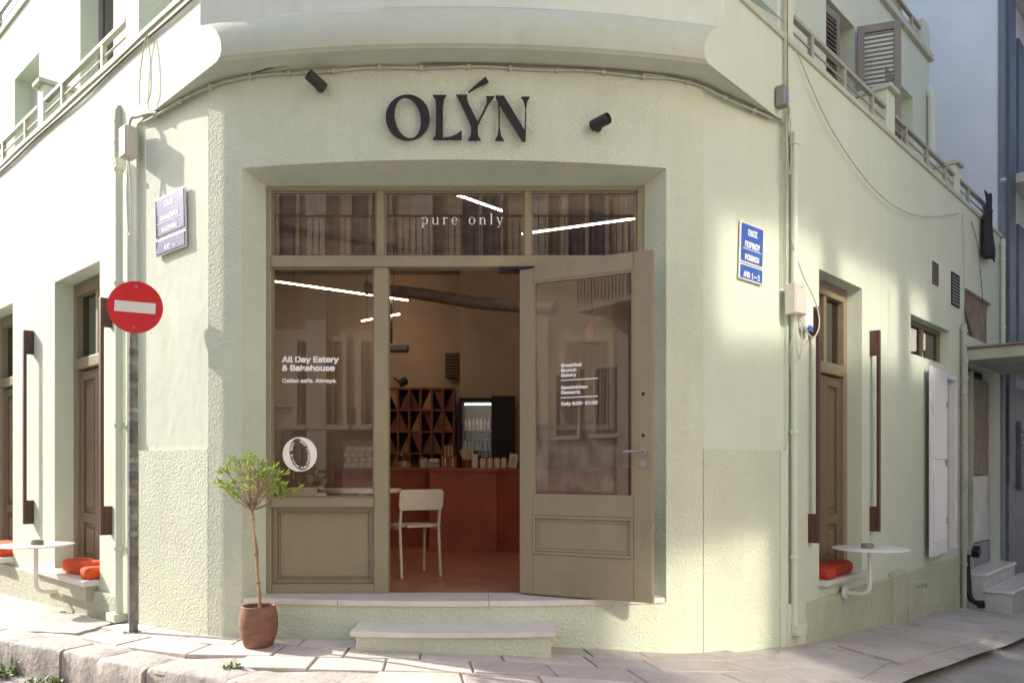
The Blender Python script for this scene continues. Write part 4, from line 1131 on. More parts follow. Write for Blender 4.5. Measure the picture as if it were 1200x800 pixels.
def cable(pts, r, m, lab, n=40, group='cables on the facades', clips=0):
    # smooth polyline through pts (catmull-rom)
    P = [Vector(p) for p in pts]; out = []
    Q = [P[0]] + P + [P[-1]]
    seg = max(2, n // max(1, len(P) - 1))
    for i in range(1, len(Q) - 2):
        for k in range(seg):
            t = k / seg; a, b, c, d = Q[i - 1], Q[i], Q[i + 1], Q[i + 2]
            out.append(.5 * ((2 * b) + (c - a) * t + (2 * a - 5 * b + 4 * c - d) * t * t + (3 * b - a - 3 * c + d) * t ** 3))
    out.append(P[-1])
    o = MB().tube(out, r, 7).build('cable', m, smooth=60)
    tag(o, lab, 'cable', group)
    if clips:
        for i in range(clips):
            p = out[int((i + .5) / clips * (len(out) - 1))]
            MB().bbox(p.x - .012, p.x + .012, p.y - .014, p.y + .014, p.z - .016, p.z + .016, .004).build('clip', m, o)
    return o
def fp(M, x, y, z): return M @ Vector((x, y, z))
arcp = [(*poff(d, .016), ZT - .022 + .006 * math.sin(d * 9)) for d in span(-2.36, 2.30, 46)]
cable(arcp, .0085, M_cable, 'painted cable clipped along the top of the curved front wall', 138, clips=16)
arcp = [(*poff(d, .03), ZT - .008 + .004 * math.sin(d * 6 + 1)) for d in span(-.2, 2.38, 26)]
cable(arcp, .005, M_cabled, 'thin dark wire running beside the painted cable under the soffit', 104)
cable([fp(FL, .01, -.06, 3.78), fp(FL, .03, -.05, 3.85), Vector((*poff(-2.42, .03), 3.86)), Vector((*poff(-2.30, .02), 3.85)), Vector((*poff(-2.2, .018), 3.82))], .011, M_cable, 'thick painted cable rising from the beige junction box', 30)
cable([fp(FL, x, -.024, 4.43 + .006 * math.sin(x * 4)) for x in span(-11, 1.0, 34)], .012, M_cable, 'upper cable of the pair along the left balcony edge', 102)
cable([fp(FL, x, -.02, 4.385 + .008 * math.sin(x * 3 + 2)) for x in span(-11, 1.0, 34)], .009, M_cabled, 'lower dark cable of the pair along the left balcony edge', 102)
cable([fp(FL, .0, -.06, 3.56), fp(FL, -.03, -.06, 3.3), fp(FL, .0, -.06, 3.02), fp(FL, .05, -.06, 3.0), fp(FL, .05, -.06, 3.25), fp(FL, .01, -.06, 3.55)], .005, M_plastic, 'cable loop hanging under the beige junction box', 40)
cable([fp(FL, .25, -.03, 4.40), fp(FL, .16, -.03, 4.2), fp(FL, .13, -.03, 3.95), fp(FL, .20, -.03, 3.90)], .0045, M_cable, 'left strand of the hanging loop above the beige junction box', 30)
cable([fp(FL, .27, -.03, 4.40), fp(FL, .33, -.03, 4.2), fp(FL, .34, -.03, 3.98), fp(FL, .28, -.03, 3.90)], .0045, M_cable, 'right strand of the hanging loop above the beige junction box', 30)
for k, (dx, r, m) in enumerate(((-.07, .007, M_cable), (-.045, .006, M_cable), (-.025, .005, M_cabled))):
    cable([fp(FR, dx + .01, -.02, 5.4), fp(FR, dx, -.02, 4.4), fp(FR, dx + .006, -.03, 3.4), fp(FR, dx, -.03, 2.62)], r, m, ('leftmost', 'middle', 'dark rightmost')[k] + ' of the cables running down the right corner to the utility box', 40)
cable([fp(FR, -.07, -.06, 3.92), fp(FR, -.12, -.06, 3.6), fp(FR, -.08, -.06, 3.42), fp(FR, -.03, -.05, 3.55), fp(FR, -.04, -.05, 3.85)], .005, M_cable, 'cable loop hanging under the grey meter box', 40)
cable([fp(FR, .12, -.03, 4.42), fp(FR, .8, -.04, 4.02), fp(FR, 1.9, -.04, 3.78), fp(FR, 3.1, -.04, 3.85), fp(FR, 4.7, -.03, 4.25)], .005, M_cable, 'thin sagging cable across the right facade below the balcony', 60)
cable([fp(FR, -.03, -.05, 2.95), fp(FR, .18, -.05, 2.72), fp(FR, .36, -.08, 2.52), fp(FR, .40, -.09, 2.35), fp(FR, .28, -.09, 2.24), fp(FR, .10, -.09, 2.30), fp(FR, .02, -.08, 2.40)], .006, M_plastic, 'white cable looping round the white fixture', 60)
cable([fp(FR, -.02, -.09, 2.38), fp(FR, -.03, -.09, 2.15), fp(FR, .03, -.09, 2.05), fp(FR, .07, -.09, 2.18), fp(FR, .06, -.09, 2.38)], .005, M_plastic, 'cable loop hanging under the beige utility box', 40)
cable([fp(FR, -.05, -.09, 2.38), fp(FR, -.07, -.06, 2.1), fp(FR, -.03, -.05, 1.96)], .004, M_cable, 'loose cable end under the beige utility box', 20)
cable([fp(FR, 4.9, -.02, 4.3), fp(FR, 4.98, -.02, 3.6), fp(FR, 4.93, -.02, 2.9)], .005, M_cable, 'vertical cable beside the slatted vent on the right facade', 24)
cable([fp(FR, 5.3, -.02, 4.3), fp(FR, 5.6, -.03, 4.0), fp(FR, 5.9, -.02, 3.3)], .005, M_cabled, 'dark cable above the pleated opening', 24)
# drain lamps at the far plinth
t = thing('drain_pipe', 'black drain pipe with elbows at the foot of the far downpipe', 'pipe', FR @ T(4.85, 0, -.45))
MB().tube([fp(FR, 4.88, -.07, .18), fp(FR, 4.88, -.09, -.28), fp(FR, 4.88, -.12, -.36), fp(FR, 4.85, -.22, -.40)], .032, 12).build('pipe', M_black, t, smooth=40)
MB().lathe([(.036, 0), (.048, .01), (.048, .07), (.036, .075)], 16, FR @ T(4.85, -.19, -.40) @ Matrix.Rotation(rad(82), 4, 'X')).build('collar', M_black, t, smooth=40)
t2 = thing('floodlight', 'small black floodlight clamped to the far downpipe', 'floodlight', FR @ T(4.9, -.1, .22))
MB().bbox(-.06, .06, -.04, .04, -.05, .05, .01, FR @ T(4.92, -.16, .22) @ Matrix.Rotation(rad(-30), 4, 'Y')).build('lamp_housing', M_black, t2)
MB().tube([fp(FR, 4.86, -.05, .16), fp(FR, 4.9, -.14, .18)], .012, 8).build('bracket', M_black, t2)

# dark cloth hung over the far railing
bm = MB(); n = 12
cl = []
for j in range(11):
    for i in range(8):
        x = 5.78 + .055 * i + .012 * j * (i / 7 - .5); z = 4.80 - .085 * j
        y = -.065 - .02 * math.sin(i * 1.6 + j * .4) - .012 * math.sin(j * .9)
        cl.append((x, y, z - .03 * math.sin(i * .9)))
fcs = [(j * 8 + i, j * 8 + i + 1, (j + 1) * 8 + i + 1, (j + 1) * 8 + i) for j in range(10) for i in range(7)]
o = MB().add(cl, fcs).build('hanging_cloth', M_darkcloth, None, FR, smooth=60)
sm = o.modifiers.new('thickness', 'SOLIDIFY'); sm.thickness = .012
tag(o, 'dark cloth hung over the far balcony railing', 'cloth')
# reed screen on the terrace
UZ = .48
rs = thing('reed_screen', 'tan reed screen behind the terrace railing at the top right', 'screen', up(FR) @ T(3, .2, 6.1))
for k in range(44):
    x = 1.1 + k * .085
    MB().bbox(x, x + .078, .14 + .006 * math.sin(k * 2.1), .16 + .006 * math.sin(k * 2.1), 6.62, 9.0, .006).build('reed_panel', M_bambooscr, rs, up(FR))
tr_ = thing('terrace_awning', 'rusty corrugated awning above the terrace beside the reed screen', 'awning', up(FR) @ T(5.9, .4, 6.13))
for k in range(10): MB().tube([fp(up(FR), 4.55 + k * .09, .35, 7.6), fp(up(FR), 4.55 + k * .09, 2.0, 8.1)], .046, 10).build('corrugation', M_rust, tr_, smooth=60)
MB().bbox(4.6, 5.42, .5, .56, 6.6, 7.7, .01).build('back_board', M_rust, tr_, up(FR))

# ------------------------------------------------------------------ neighbouring building on the right street
NB = thing('neighbour_building', 'tall blue grey building with slate front beyond the green facade', 'building', FR @ T(7.0, 0, -.6))
MB().box(7.02, 16, .03, 9, -1.5, 14).build('wall', M_bluewall, NB, FR)
MB().bbox(7.0, 7.22, -.02, .04, -1.5, 14, .005).build('corner_pier', M_slate2, NB, FR)
MB().bbox(7.22, 7.62, -.06, .04, 1.0, 14, .005).build('pilaster', M_slate, NB, FR)
MB().bbox(7.22, 9.9, -.05, .04, -1.5, 2.4, .005).build('ground_floor_panel', M_slate, NB, FR)
MB().bbox(9.9, 16, -.05, .04, -1.5, 2.4, .005).build('ground_floor_panel', M_slate2, NB, FR)
for z in (2.6, 5.4, 8.2, 11):
    MB().bbox(7.7, 15.9, -.85, .03, z, z + .14, .01).build('balcony_slab', M_opp2, NB, FR)
    rl = MB().bbox(7.72, 15.8, -.82, -.79, z + .95, z + .99, .004).build('balcony_rail', M_rail, NB, FR)
    MB().bbox(7.74, 15.8, -.80, -.785, z + .16, z + .75, .004).build('balcony_panel', M_opp2 if z > 5 else M_slate2, rl, FR)
    for k in range(12): MB().bbox(7.75 + k * .7, 7.78 + k * .7, -.82, -.79, z + .14, z + .95, .004).build('post', M_rail, rl, FR)
    for k in range(3):
        x = 8.1 + k * 2.6
        MB().box(x, x + 1.4, -.01, .028, z + .15, z + 2.3).build('window', M_slate, NB, FR)
gr = MB().bbox(7.75, 8.7, -.10, -.05, .9, 1.9, .004).build('grille', M_slate, NB, FR)
for k in range(9): MB().bbox(7.8, 8.65, -.13, -.105, .95 + k * .1, .98 + k * .1, .004).build('slat', M_rail, gr, FR)

# ------------------------------------------------------------------ buildings across the street, seen in the glass
OB = thing('opposite_building', 'ochre apartment building across the street mirrored in the shop glass', 'building', T(0, -7, -.2))
oy = -7.0
MB().box(-26, 13, oy - 6, oy, 2.6, 10.5).build('wall', M_opp, OB)
MB().box(-26, 13, oy - 6, oy - .02, -.6, 2.6).build('ground_floor', M_graf, OB)
for x in (-11.5, -8.6, -6.2, -4.4, -2.0, .6, 2.8, 5.4, 8.2, 11): MB().bbox(x - .22, x + .22, oy, oy + .14, -.4, 10.4, .01).build('pilaster', M_opp2, OB)
for z in (5.6, 8.6):
    MB().bbox(-12.5, 12.5, oy, oy + .95, z, z + .16, .01).build('balcony_slab', M_opp2, OB)
    rl = MB().bbox(-12.5, 12.5, oy + .90, oy + .94, z + 1.02, z + 1.06, .004).build('railing', M_black, OB)
    bb = MB()
    for k in range(180): bb.box(-12.5 + k * .139, -12.48 + k * .139, oy + .91, oy + .93, z + .16, z + 1.02)
    bb.build('baluster', M_black, rl, kind='stuff')
    for x in (-10, -7.4, -5.3, -3.2, -.7, 1.7, 4.1, 6.8, 9.6):
        f = MB()
        for a, b_ in ((x - .5, x - .42), (x + .42, x + .5), (x - .04, x + .04)): f.bbox(a, b_, oy, oy + .06, z + .2, z + 2.4, .005)
        f.bbox(x - .42, x + .42, oy, oy + .06, z + 2.3, z + 2.4, .005)
        w = f.build('window_frame', M_winfr, OB)
        MB().box(x - .42, x + .42, oy + .01, oy + .02, z + .2, z + 2.3).build('pane', M_slate, w)
for x in (-16.2, -14.0, -12.2, -10.4, -7.3, -4.35, -2.9, 1.7, 4.6):
    f = MB()
    for a, b_ in ((x - .62, x - .5), (x + .5, x + .62)): f.bbox(a, b_, oy, oy + .07, 2.2, 4.2, .01)
    f.bbox(x - .5, x + .5, oy, oy + .07, 4.08, 4.2, .01); f.bbox(x - .7, x + .7, oy, oy + .16, 2.08, 2.2, .01)
    w = f.build('window_frame', M_opp2, OB)
    MB().box(x - .5, x + .5, oy + .005, oy + .015, 2.2, 4.08).build('pane', M_slate, w)
    for k in range(7): MB().box(x - .45 + k * .148, x - .42 + k * .148, oy + .05, oy + .08, 2.2, 4.08).build('bar', M_rail, w)
MB().bbox(-26, 13, oy, oy + .06, -.4, .5, .01).build('plinth', M_slate2, OB)
for x in (-9, -5.2, -1.0, 3.4, 7.6):
    d = MB().bbox(x - .6, x + .6, oy - .02, oy + .06, -.3, 2.1, .01).build('door', M_slate2, OB)
    for k in range(5): MB().bbox(x - .5 + k * .22, x - .45 + k * .22, oy + .06, oy + .08, .1, 2.0, .004).build('bar', M_rail, d)

# buildings on the far sides of the two streets (outside the frame; they bounce and mirror the sun)
def street_building(lab, M, y, x0, x1, h, mw, rows, glassm):
    B = thing('street_building', lab, 'building', M @ T((x0 + x1) / 2, y, -.5))
    MB().box(x0, x1, y - 6, y, -2, h).build('wall', mw, B, M)
    MB().bbox(x0 - .1, x1 + .1, y - 6, y + .12, h, h + .2, .01).build('roof_edge', M_opp2, B, M)
    for (z0, z1, xs, w) in rows:
        for x in xs:
            f = MB()
            f.bbox(x - w / 2 - .07, x - w / 2, y, y + .05, z0 - .07, z1 + .07, .005); f.bbox(x + w / 2, x + w / 2 + .07, y, y + .05, z0 - .07, z1 + .07, .005)
            f.bbox(x - w / 2, x + w / 2, y, y + .05, z1, z1 + .07, .005); f.bbox(x - w / 2, x + w / 2, y, y + .05, z0 - .07, z0, .005)
            o = f.build('window_frame', M_winfr, B, M)
            MB().box(x - w / 2, x + w / 2, y + .004, y + .014, z0, z1).build('pane', glassm, o, M)
    return B
street_building('cream building across the street on the right, beyond the frame', FR, -5.1, -4.2, 24, 9.5, M_opp3,
                [(2.35, 3.75, (-2.65,), 1.5), (5.15, 6.05, (-1.75, .15, 2.05), 1.55), (4.9, 6.15, (6, 9, 12, 16), 1.2), (.3, 2.2, (1.5, 5, 9, 13), 1.3)], G_mirror)
street_building('ochre building across the street on the left, beyond the frame', FL, -6.8, -26, -1.5, 8.0, M_opp, [(3.6, 5.2, (-4, -7, -10, -13, -17), 1.2), (.4, 2.2, (-5, -9, -13), 1.3)], M_slate)
street_building('far grey building closing the end of the street on the right, beyond the frame', FR @ T(42, 0, -1.0) @ RZ(rad(90)), 0, -16, 9, 11, M_opp2, [(1.0, 2.6, (-12, -9, -6, -3, 0, 3), 1.2), (4.2, 5.8, (-12, -9, -6, -3, 0, 3), 1.2), (7.4, 9.0, (-12, -9, -6, -3, 0, 3), 1.2)], M_slate)
street_building('far ochre building closing the end of the street on the left, beyond the frame', FL @ T(-38, 0, -.4) @ RZ(rad(-90)), 0, -9, 16, 9, M_opp, [(1.0, 2.6, (-5, -2, 1, 4, 7, 10), 1.2), (4.2, 5.8, (-5, -2, 1, 4, 7, 10), 1.2)], M_slate)
# ------------------------------------------------------------------ interior
ZF, ZC = .355, 3.72
room = [(-1.70, 5.50), (.92, 5.50), (1.83, 6.24), (5.55, 10.2), (-6.8, 10.2), (-2.615, 6.255)]
MB().prism(room, ZF - .1, ZF).build('interior_floor', M_floor, BLD)
MB().prism(room, ZC, ZC + .1).build('interior_ceiling', M_ceil, BLD)
def iwall(a, b, z0=ZF - .05, z1=ZC + .05, th=.06):
    v = Vector(b) - Vector(a); n = Vector((-v.y, v.x)).normalized() * th
    MB().prism([a, b, tuple(Vector(b) - n), tuple(Vector(a) - n)], z0, z1).build('interior_wall', M_intwall, BLD)
iwall((-6.8, 10.2), (5.55, 10.2), th=-.06)
iwall((-2.615, 6.255), (-6.8, 10.2), th=-.04); iwall((1.83, 6.24), (5.55, 10.2), th=.04)
iwall((-1.72, 5.63), (-2.615, 6.255), th=-.04); iwall((.94, 5.63), (1.83, 6.24), th=.04)
MB().box(px(539, 9.4), 3.9, 9.4, 10.15, ZF, ZC).build('interior_wall', M_intwall, BLD)
def PT(x, y, D): return Vector((px(x, D), D, pz(y, D)))
# strips of light
def strip(a, b, lab, w=.012):
    a, b = Vector(a), Vector(b); t = thing('strip_light', lab, 'lamp', T(*((a + b) / 2)), 'linear ceiling lamps')
    MB().tube([a, b], w * .55, 8).build('diffuser', E_led, t, smooth=40)
    MB().tube([a + Vector((0, 0, w)), b + Vector((0, 0, w))], w * .62, 8).build('housing', M_grey, t, smooth=40)
    for k in (.15, .85):
        p = a + (b - a) * k; MB().tube([p + Vector((0, 0, .03)), (p.x, p.y, ZC)], .003, 5).build('suspension_wire', M_black, t)
strip(PT(520, 223, 6.2), PT(588, 247, 6.68), 'lit linear lamp in the middle transom pane')
strip(PT(612, 274, 7.34), PT(746, 256, 6.89), 'lit linear lamp in the right transom pane')
strip(PT(318, 329, 8.17), PT(478, 352, 9.08), 'long lit linear lamp across the top of the left shop window')
strip(PT(424, 376, 9.3), PT(468, 368, 8.9), 'short lit linear lamp below the long one near the doorway')
# duct
dp = [PT(430, 338, 8.4), PT(490, 344, 8.3), PT(560, 355, 8.0), PT(650, 362, 7.6)]
du = thing('air_duct', 'grey spiral air duct hung under the cafe ceiling', 'duct', T(*dp[1]))
MB().tube(dp, .062, 20).build('duct_body', M_duct, du, smooth=40)
for k in range(9):
    t = k / 8 * 2.98; i_ = int(t); p = dp[i_] + (dp[i_ + 1] - dp[i_]) * (t - i_); d_ = (dp[i_ + 1] - dp[i_]).normalized()
    MB().tube([p - d_ * .012, p + d_ * .012], .067, 20).build('duct_ring', M_duct, du, smooth=40)
vg = thing('ceiling_vent', 'slatted air vent on the cafe back wall', 'vent', T(px(531, 10.1), 10.1, pz(428, 10.1)))
MB().bbox(px(522, 10.1), px(540, 10.1), 10.08, 10.14, pz(443, 10.1), pz(414, 10.1), .004).build('back', M_dark, vg)
for k in range(8):
    z = pz(443, 10.1) + (k + .5) * .039; MB().box(px(522, 10.1), px(540, 10.1), 10.06, 10.08, z - .008, z + .008).build('slat', M_panel, vg)
# counter
cz = 1.225
ct = thing('counter', 'rust red cafe counter with angled front', 'counter', T(px(540, 8.3), 8.3, ZF))
def cpan(xa, Da, xb, Db):
    a, b = (px(xa, Da), Da), (px(xb, Db), Db)
    MB().prism([a, b, (b[0], b[1] + .5), (a[0], a[1] + .5)], ZF, cz - .035).build('front_panel', M_counter, ct)
cpan(392, 8.75, 502.5, 8.75); cpan(503, 8.25, 582.5, 8.25); cpan(583, 8.25, 618, 8.0); cpan(619, 8.0, 760, 8.0)
MB().prism([(px(390, 8.72), 8.72), (px(503, 8.72), 8.72), (px(503, 8.21), 8.21), (px(583, 8.21), 8.21), (px(618, 7.96), 7.96), (px(760, 7.96), 7.96), (px(760, 8.6), 8.6), (px(620, 9.0), 9.0), (px(390, 9.3), 9.3)], cz - .034, cz).build('counter_top', M_counter, ct)
# goods on the counter
dm = thing('cake_dome', 'glass cake dome on the left of the counter', 'cake dome', T(px(473, 8.9), 8.9, cz))
Mx = T(px(473, 8.9), 8.9, cz)
MB().lathe([(.001, .0), (.14, 0), (.15, .012), (.001, .014)], 28, Mx).build('tray', M_cream, dm, smooth=40)
MB().lathe([(.135, .015), (.135, .06), (.12, .12), (.085, .17), (.03, .195), (.012, .2), (.015, .215), (.001, .22)], 28, Mx).build('glass_cover', G_clear, dm, smooth=60)
MB().lathe([(.001, .016), (.09, .016), (.095, .03), (.09, .07), (.001, .08)], 20, Mx).build('cake', M_bamboo, dm, smooth=40)
def jar(x, D, r, h, m, lab, mlid=M_red, grp='goods on the counter'):
    t = thing('jar', lab, 'jar', T(px(x, D), D, cz), grp); Mj = T(px(x, D), D, cz)
    MB().lathe([(.001, 0), (r, 0), (r, h * .8), (r * .8, h * .86), (.001, h * .86)], 16, Mj).build('body', m, t, smooth=40)
    MB().lathe([(r * .85, h * .86), (r * .87, h), (.001, h)], 16, Mj).build('lid', mlid, t, smooth=40)
for k, (x, w) in enumerate(((566, 'first'), (574, 'second'), (582.5, 'third'), (590.5, 'fourth'))):
    jar(x, 8.35, .033, .12, M_cream, w + ' of the four small labelled jars left of the menu card', M_wood)
jar(497, 8.9, .05, .12, M_plastic, 'short glass jar right of the cake dome', M_grey)
t = thing('pastry_box', 'low tray of pastries behind the counter edge', 'tray', T(px(509, 8.6), 8.6, cz))
MB().bbox(px(502, 8.6), px(516, 8.6), 8.5, 8.7, cz, cz + .05, .005).build('tray', M_grey, t); MB().bbox(px(503, 8.6), px(515, 8.6), 8.52, 8.68, cz + .05, cz + .1, .02).build('pastry', M_cream, t)
t = thing('display_stand', 'wooden stand of packets on the counter', 'stand', T(px(526, 8.5), 8.5, cz))
MB().bbox(px(517, 8.5), px(536, 8.5), 8.4, 8.6, cz, cz + .012, .003).bbox(px(517, 8.5), px(536, 8.5), 8.45, 8.6, cz + .12, cz + .13, .003).build('shelf', M_woodl, t)
for k in range(6): MB().bbox(px(518 + k * 3, 8.5), px(520.2 + k * 3, 8.5), 8.45, 8.5, cz + .013, cz + .11, .004).build('packet', (M_bamboo, M_cream, M_orange)[k % 3], t)
for k in range(5): MB().bbox(px(521 + k * 2, 8.5), px(522.4 + k * 2, 8.5), 8.47, 8.52, cz + .131, cz + .24 + .01 * (k % 2), .003).build('packet', (M_plastic, M_woodl)[k % 2], t)
t = thing('utensil_holder', 'holder full of pale wooden sticks on the counter', 'holder', T(px(548, 8.45), 8.45, cz))
MB().lathe([(.001, 0), (.055, 0), (.06, .09), (.052, .09), (.05, .01), (.001, .01)], 20, T(px(548, 8.45), 8.45, cz)).build('cup', M_wood, t, smooth=40)
for k in range(18):
    a = k * 2.4; r = .04 * math.sqrt((k + 1) / 18); base = Vector((px(548, 8.45) + r * .6 * math.cos(a), 8.45 + r * .6 * math.sin(a), cz + .02))
    MB().tube([base, base + Vector((r * 1.5 * math.cos(a), r * 1.2 * math.sin(a), .19 + .02 * math.sin(k)))], .006, 5).build('stick', M_cream, t)
MB().bbox(px(553, 8.4), px(560, 8.4), 8.36, 8.42, cz, cz + .15, .004).build('napkin_box', M_cream, t)
t = MB().bbox(-.045, .045, -.008, .008, 0, .15, .002).build('menu_card', M_cream, None, T(px(600, 8.25), 8.3, cz) @ Matrix.Rotation(rad(9), 4, 'Y')); tag(t, 'cream menu card standing at the right end of the counter', 'card')
for k in range(3):
    MB().box(-.025, .02, -.0095, -.0085, .04 + k * .03, .048 + k * .03).build('print_line', M_wood, t, W[t])
# stack of white boxes behind the left window
for r_ in range(4):
    for k in range(4 if r_ else 5):
        D = 8.95; x = px(403 + k * 8.2 + (r_ % 2) * 2, D)
        tag(MB().bbox(x, x + .072, D, D + .1, cz + r_ * .062, cz + .056 + r_ * .062, .006).build('carton', M_signw), 'white carton, %s from the left in the %s row of the stack on the counter' % (('first', 'second', 'third', 'fourth', 'fifth')[k], ('bottom', 'second', 'third', 'top')[r_]), 'carton', 'white cartons stacked on the counter')
# fridge
fg = thing('drinks_fridge', 'black drinks fridge with glass door behind the counter', 'fridge', T(px(570, 9.3), 9.3, ZF))
fx0, fx1, fz0, fz1 = px(538, 9.0), px(604, 9.0), .6, pz(466, 9.0)
fm = MB(); fm.box(fx0, fx0 + .035, 9.0, 9.38, fz0, fz1); fm.box(px(576, 9.0), fx1, 8.95, 9.38, fz0, fz1 + .02); fm.box(fx0 + .035, px(576, 9.0), 9.0, 9.38, fz1 - .05, fz1); fm.box(fx0 + .035, px(576, 9.0), 9.32, 9.38, fz0, fz1 - .05)
fm.build('cabinet', M_black, fg)
MB().box(fx0 + .035, px(576, 9.0), 9.0, 9.008, fz0, fz1 - .05).build('glass_door', G_clear, fg)
MB().tube([(fx0 + .06, 9.05, fz1 - .07), (px(575, 9.0), 9.05, fz1 - .07)], .008, 6).build('light_tube', glow('fridge_tube', (.75, .85, 1.0), 5), fg)
for s_, z in enumerate((pz(504, 9.1), pz(527, 9.1), pz(548, 9.1))):
    MB().box(fx0 + .035, px(576, 9.0), 9.06, 9.3, z - .008, z).build('shelf', M_grey, fg)
    for k in range(7):
        x = fx0 + .065 + k * .045
        MB().lathe([(.001, 0), (.017, 0), (.017, .085), (.008, .105), (.008, .13), (.001, .13)], 10, T(x, 9.12, z)).build('bottle', (M_cream, M_white, M_plastic)[(k + s_) % 3], fg, smooth=40)
# lattice shelf with triangular inlays
ls = thing('lattice_shelf', 'red brown wooden lattice shelf with diagonal inlays behind the counter', 'shelf', T(px(493, 9.9), 9.9, ZF))
lx0, lx1, lz0, lz1 = px(440, 9.8), px(532, 9.8), .6, pz(455, 9.8); nc, nr = 7, 6
cw, chh = (lx1 - lx0) / nc, (lz1 - lz0) / nr
for i in range(nc + 1): MB().box(lx0 + i * cw - .014, lx0 + i * cw + .014, 9.80, 10.0, lz0, lz1).build('upright', M_wood, ls)
for j in range(nr + 1): MB().box(lx0, lx1, 9.805, 9.995, lz0 + j * chh - .012, lz0 + j * chh + .012).build('shelf_board', M_wood, ls)
for i in range(nc):
    for j in range(nr):
        x, z = lx0 + i * cw + .016, lz0 + j * chh + .014; w, h_ = cw - .032, chh - .028
        tri = [(x, z), (x + w, z), (x + (w if (i + j) % 2 else 0), z + h_)] if (i * 3 + j) % 4 else [(x, z + h_), (x + w, z), (x + w, z + h_)]
        MB().vprism(tri, 9.82 + .03 * ((i + j) % 3), 9.84 + .03 * ((i + j) % 3), None).build('inlay', (M_wood, M_woodl, M_wood)[(i * 2 + j) % 3], ls)
MB().box(lx0, lx1, 10.0, 10.02, lz0, lz1).build('back_board', M_dark, ls)
# pendant lamps
def pendant(x, y, D, lab, m=M_woodl, r=.055, h=.16):
    p = PT(x, y, D); t = thing('pendant_lamp', lab, 'lamp', T(*p), 'pendant lamps in the cafe')
    MB().lathe([(r, 0), (r * .62, h * .8), (.02, h * .85), (.018, h), (.001, h)], 24, T(*p)).build('lamp_shade', m, t, smooth=40)
    MB().lathe([(.001, .0), (r * .9, .004), (.001, .012)], 20, T(*p)).build('bulb', E_pend, t, smooth=40)
    MB().tube([p + Vector((0, 0, h)), (p.x, p.y, ZC)], .004, 5).build('cord', M_black, t)
pendant(694, 402, 7.4, 'small bell pendant lamp seen through the open door glass', M_woodl, .075, .2)
pj = thing('ceiling_fixture', 'white box fixture with a coiled cable hanging near the doorway', 'fixture', T(*PT(462, 408, 9)))
MB().bbox(px(450, 9), px(478, 9), 8.9, 9.1, pz(412, 9), pz(404, 9), .01).build('housing', M_grey, pj)
MB().tube([PT(458, 404, 9), PT(458, 340, 9)], .02, 8).build('stem', M_black, pj)
sp_ = thing('track_spotlight', 'small spotlight on the wall above the lattice shelf', 'spotlight', T(*PT(465, 445, 9.6)))
MB().lathe([(.001, 0), (.05, 0), (.05, .09), (.03, .11), (.001, .11)], 20, T(*PT(468, 450, 9.6)) @ Matrix.Rotation(rad(60), 4, 'Y')).build('lamp_head', M_black, sp_, smooth=40)
MB().tube([PT(468, 447, 9.6), PT(462, 443, 9.9), PT(462, 443, 10.18)], .012, 8).build('arm', M_black, sp_, smooth=40)
# round cafe table
tb = thing('cafe_table', 'round cream cafe table by the shop window', 'table', T(px(418, 6.35), 6.35, ZF))
tx, ty, th_ = px(422, 6.35), 6.35, 1.058
MB().lathe([(.001, th_ - .028), (.33, th_ - .028), (.335, th_ - .02), (.335, th_ - .006), (.33, th_), (.001, th_)], 44, T(tx, ty, 0)).build('table_top', M_cream, tb, smooth=40)
MB().tube([(tx, ty, ZF + .02), (tx, ty, th_ - .03)], .025, 12).build('stem', M_cream, tb, smooth=40)
MB().lathe([(.001, 0), (.21, 0), (.21, .012), (.04, .03), (.001, .03)], 32, T(tx, ty, ZF)).build('base', M_cream, tb, smooth=40)
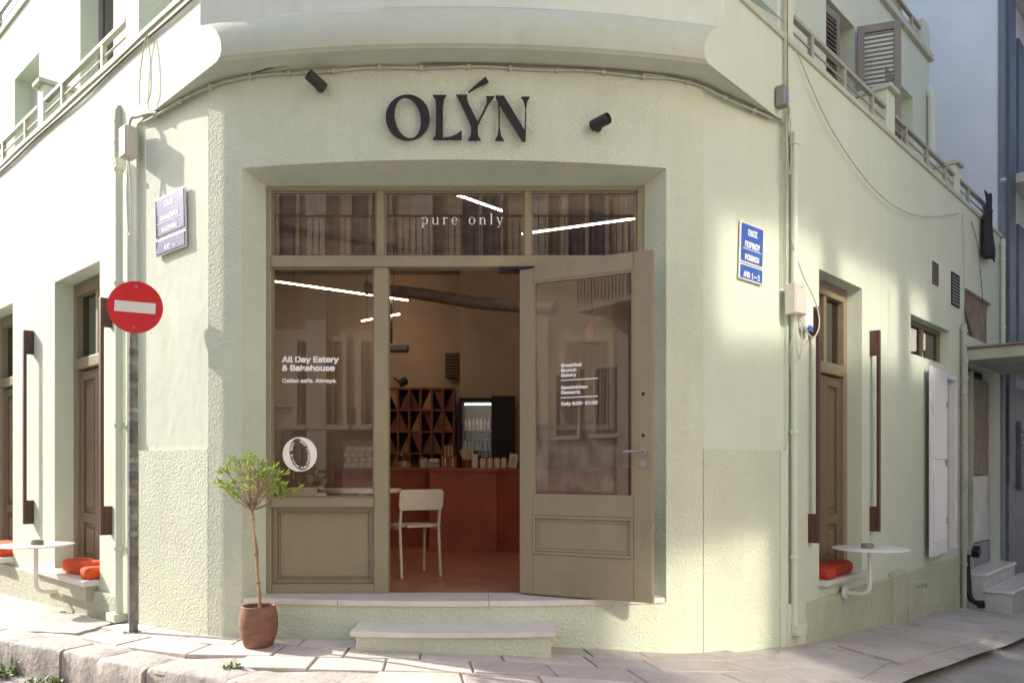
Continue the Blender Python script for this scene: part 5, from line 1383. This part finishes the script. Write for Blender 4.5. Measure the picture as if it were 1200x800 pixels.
# chairs
def chair(cx, cy, rz, lab, h=.70):
    M = T(cx, cy, ZF) @ RZ(rz)      # seat faces local -X ; back at +X
    t = thing('cafe_chair', lab, 'chair', M, 'cream cafe chairs')
    w = .165; sh = .40
    for sg in (-1, 1):
        MB().tube([M @ Vector(p) for p in ((.19, sg * w, 0), (.165, sg * w, .25), (.15, sg * w, sh), (.175, sg * w, .55), (.205, sg * w * .96, h - .04))], .0125, 9).build('rear_leg', M_cream, t, smooth=50)
        pts = [(-.17, sg * w, 0), (-.16, sg * w, sh - .08), (-.15, sg * w, sh - .035), (-.12, sg * w, sh - .015), (.15, sg * w, sh - .015)]
        MB().tube([M @ Vector(p) for p in pts], .0125, 9).build('front_leg', M_cream, t, smooth=50)
    bm = bmesh.new(); bmesh.ops.create_cube(bm, size=1)
    for v in bm.verts: v.co = Vector((v.co.x * .36, v.co.y * .37, v.co.z * .016))
    bmesh.ops.bevel(bm, geom=[e for e in bm.edges if abs(e.verts[0].co.z - e.verts[1].co.z) > .01], offset=.07, segments=5, affect='EDGES')
    bmesh.ops.bevel(bm, geom=[e for e in bm.edges if abs(e.verts[0].co.z - e.verts[1].co.z) < .001 and len(e.link_faces) == 2 and e.calc_face_angle(0) > .8], offset=.005, segments=2, affect='EDGES')
    MB().from_bm(bm, M @ T(0, 0, sh + .005)).build('seat', M_cream, t, smooth=40)
    bk = MB(); n = 14; hb = .165; z0 = h - hb; rr = .035
    outl = []
    hw = .185
    for (ax, az, s_) in ((hw - rr, z0 + rr, -90), (hw - rr, h - rr, 0), (-hw + rr, h - rr, 90), (-hw + rr, z0 + rr, 180)):
        for k in range(6): a = rad(s_ + k * 18); outl.append((ax + rr * math.cos(a), az + rr * math.sin(a)))
    vs = []
    for off in (0, .014):
        for (y, z) in outl: vs.append(M @ Vector((.170 + off + (z - z0) * .16 + .03 * (1 - (y / hw) ** 2), y, z)))
    N_ = len(outl)
    bk.add(vs, [tuple(range(N_)), tuple(reversed(range(N_, 2 * N_)))] + [(i, (i + 1) % N_, N_ + (i + 1) % N_, N_ + i) for i in range(N_)])
    bk.build('backrest', M_cream, t, smooth=40)
chair(px(480, 6.25), 6.45, rad(-62), 'cream chair with rounded back standing in the doorway')
chair(px(370, 6.75), 6.75, rad(128), 'cream chair with rounded back behind the left shop window')
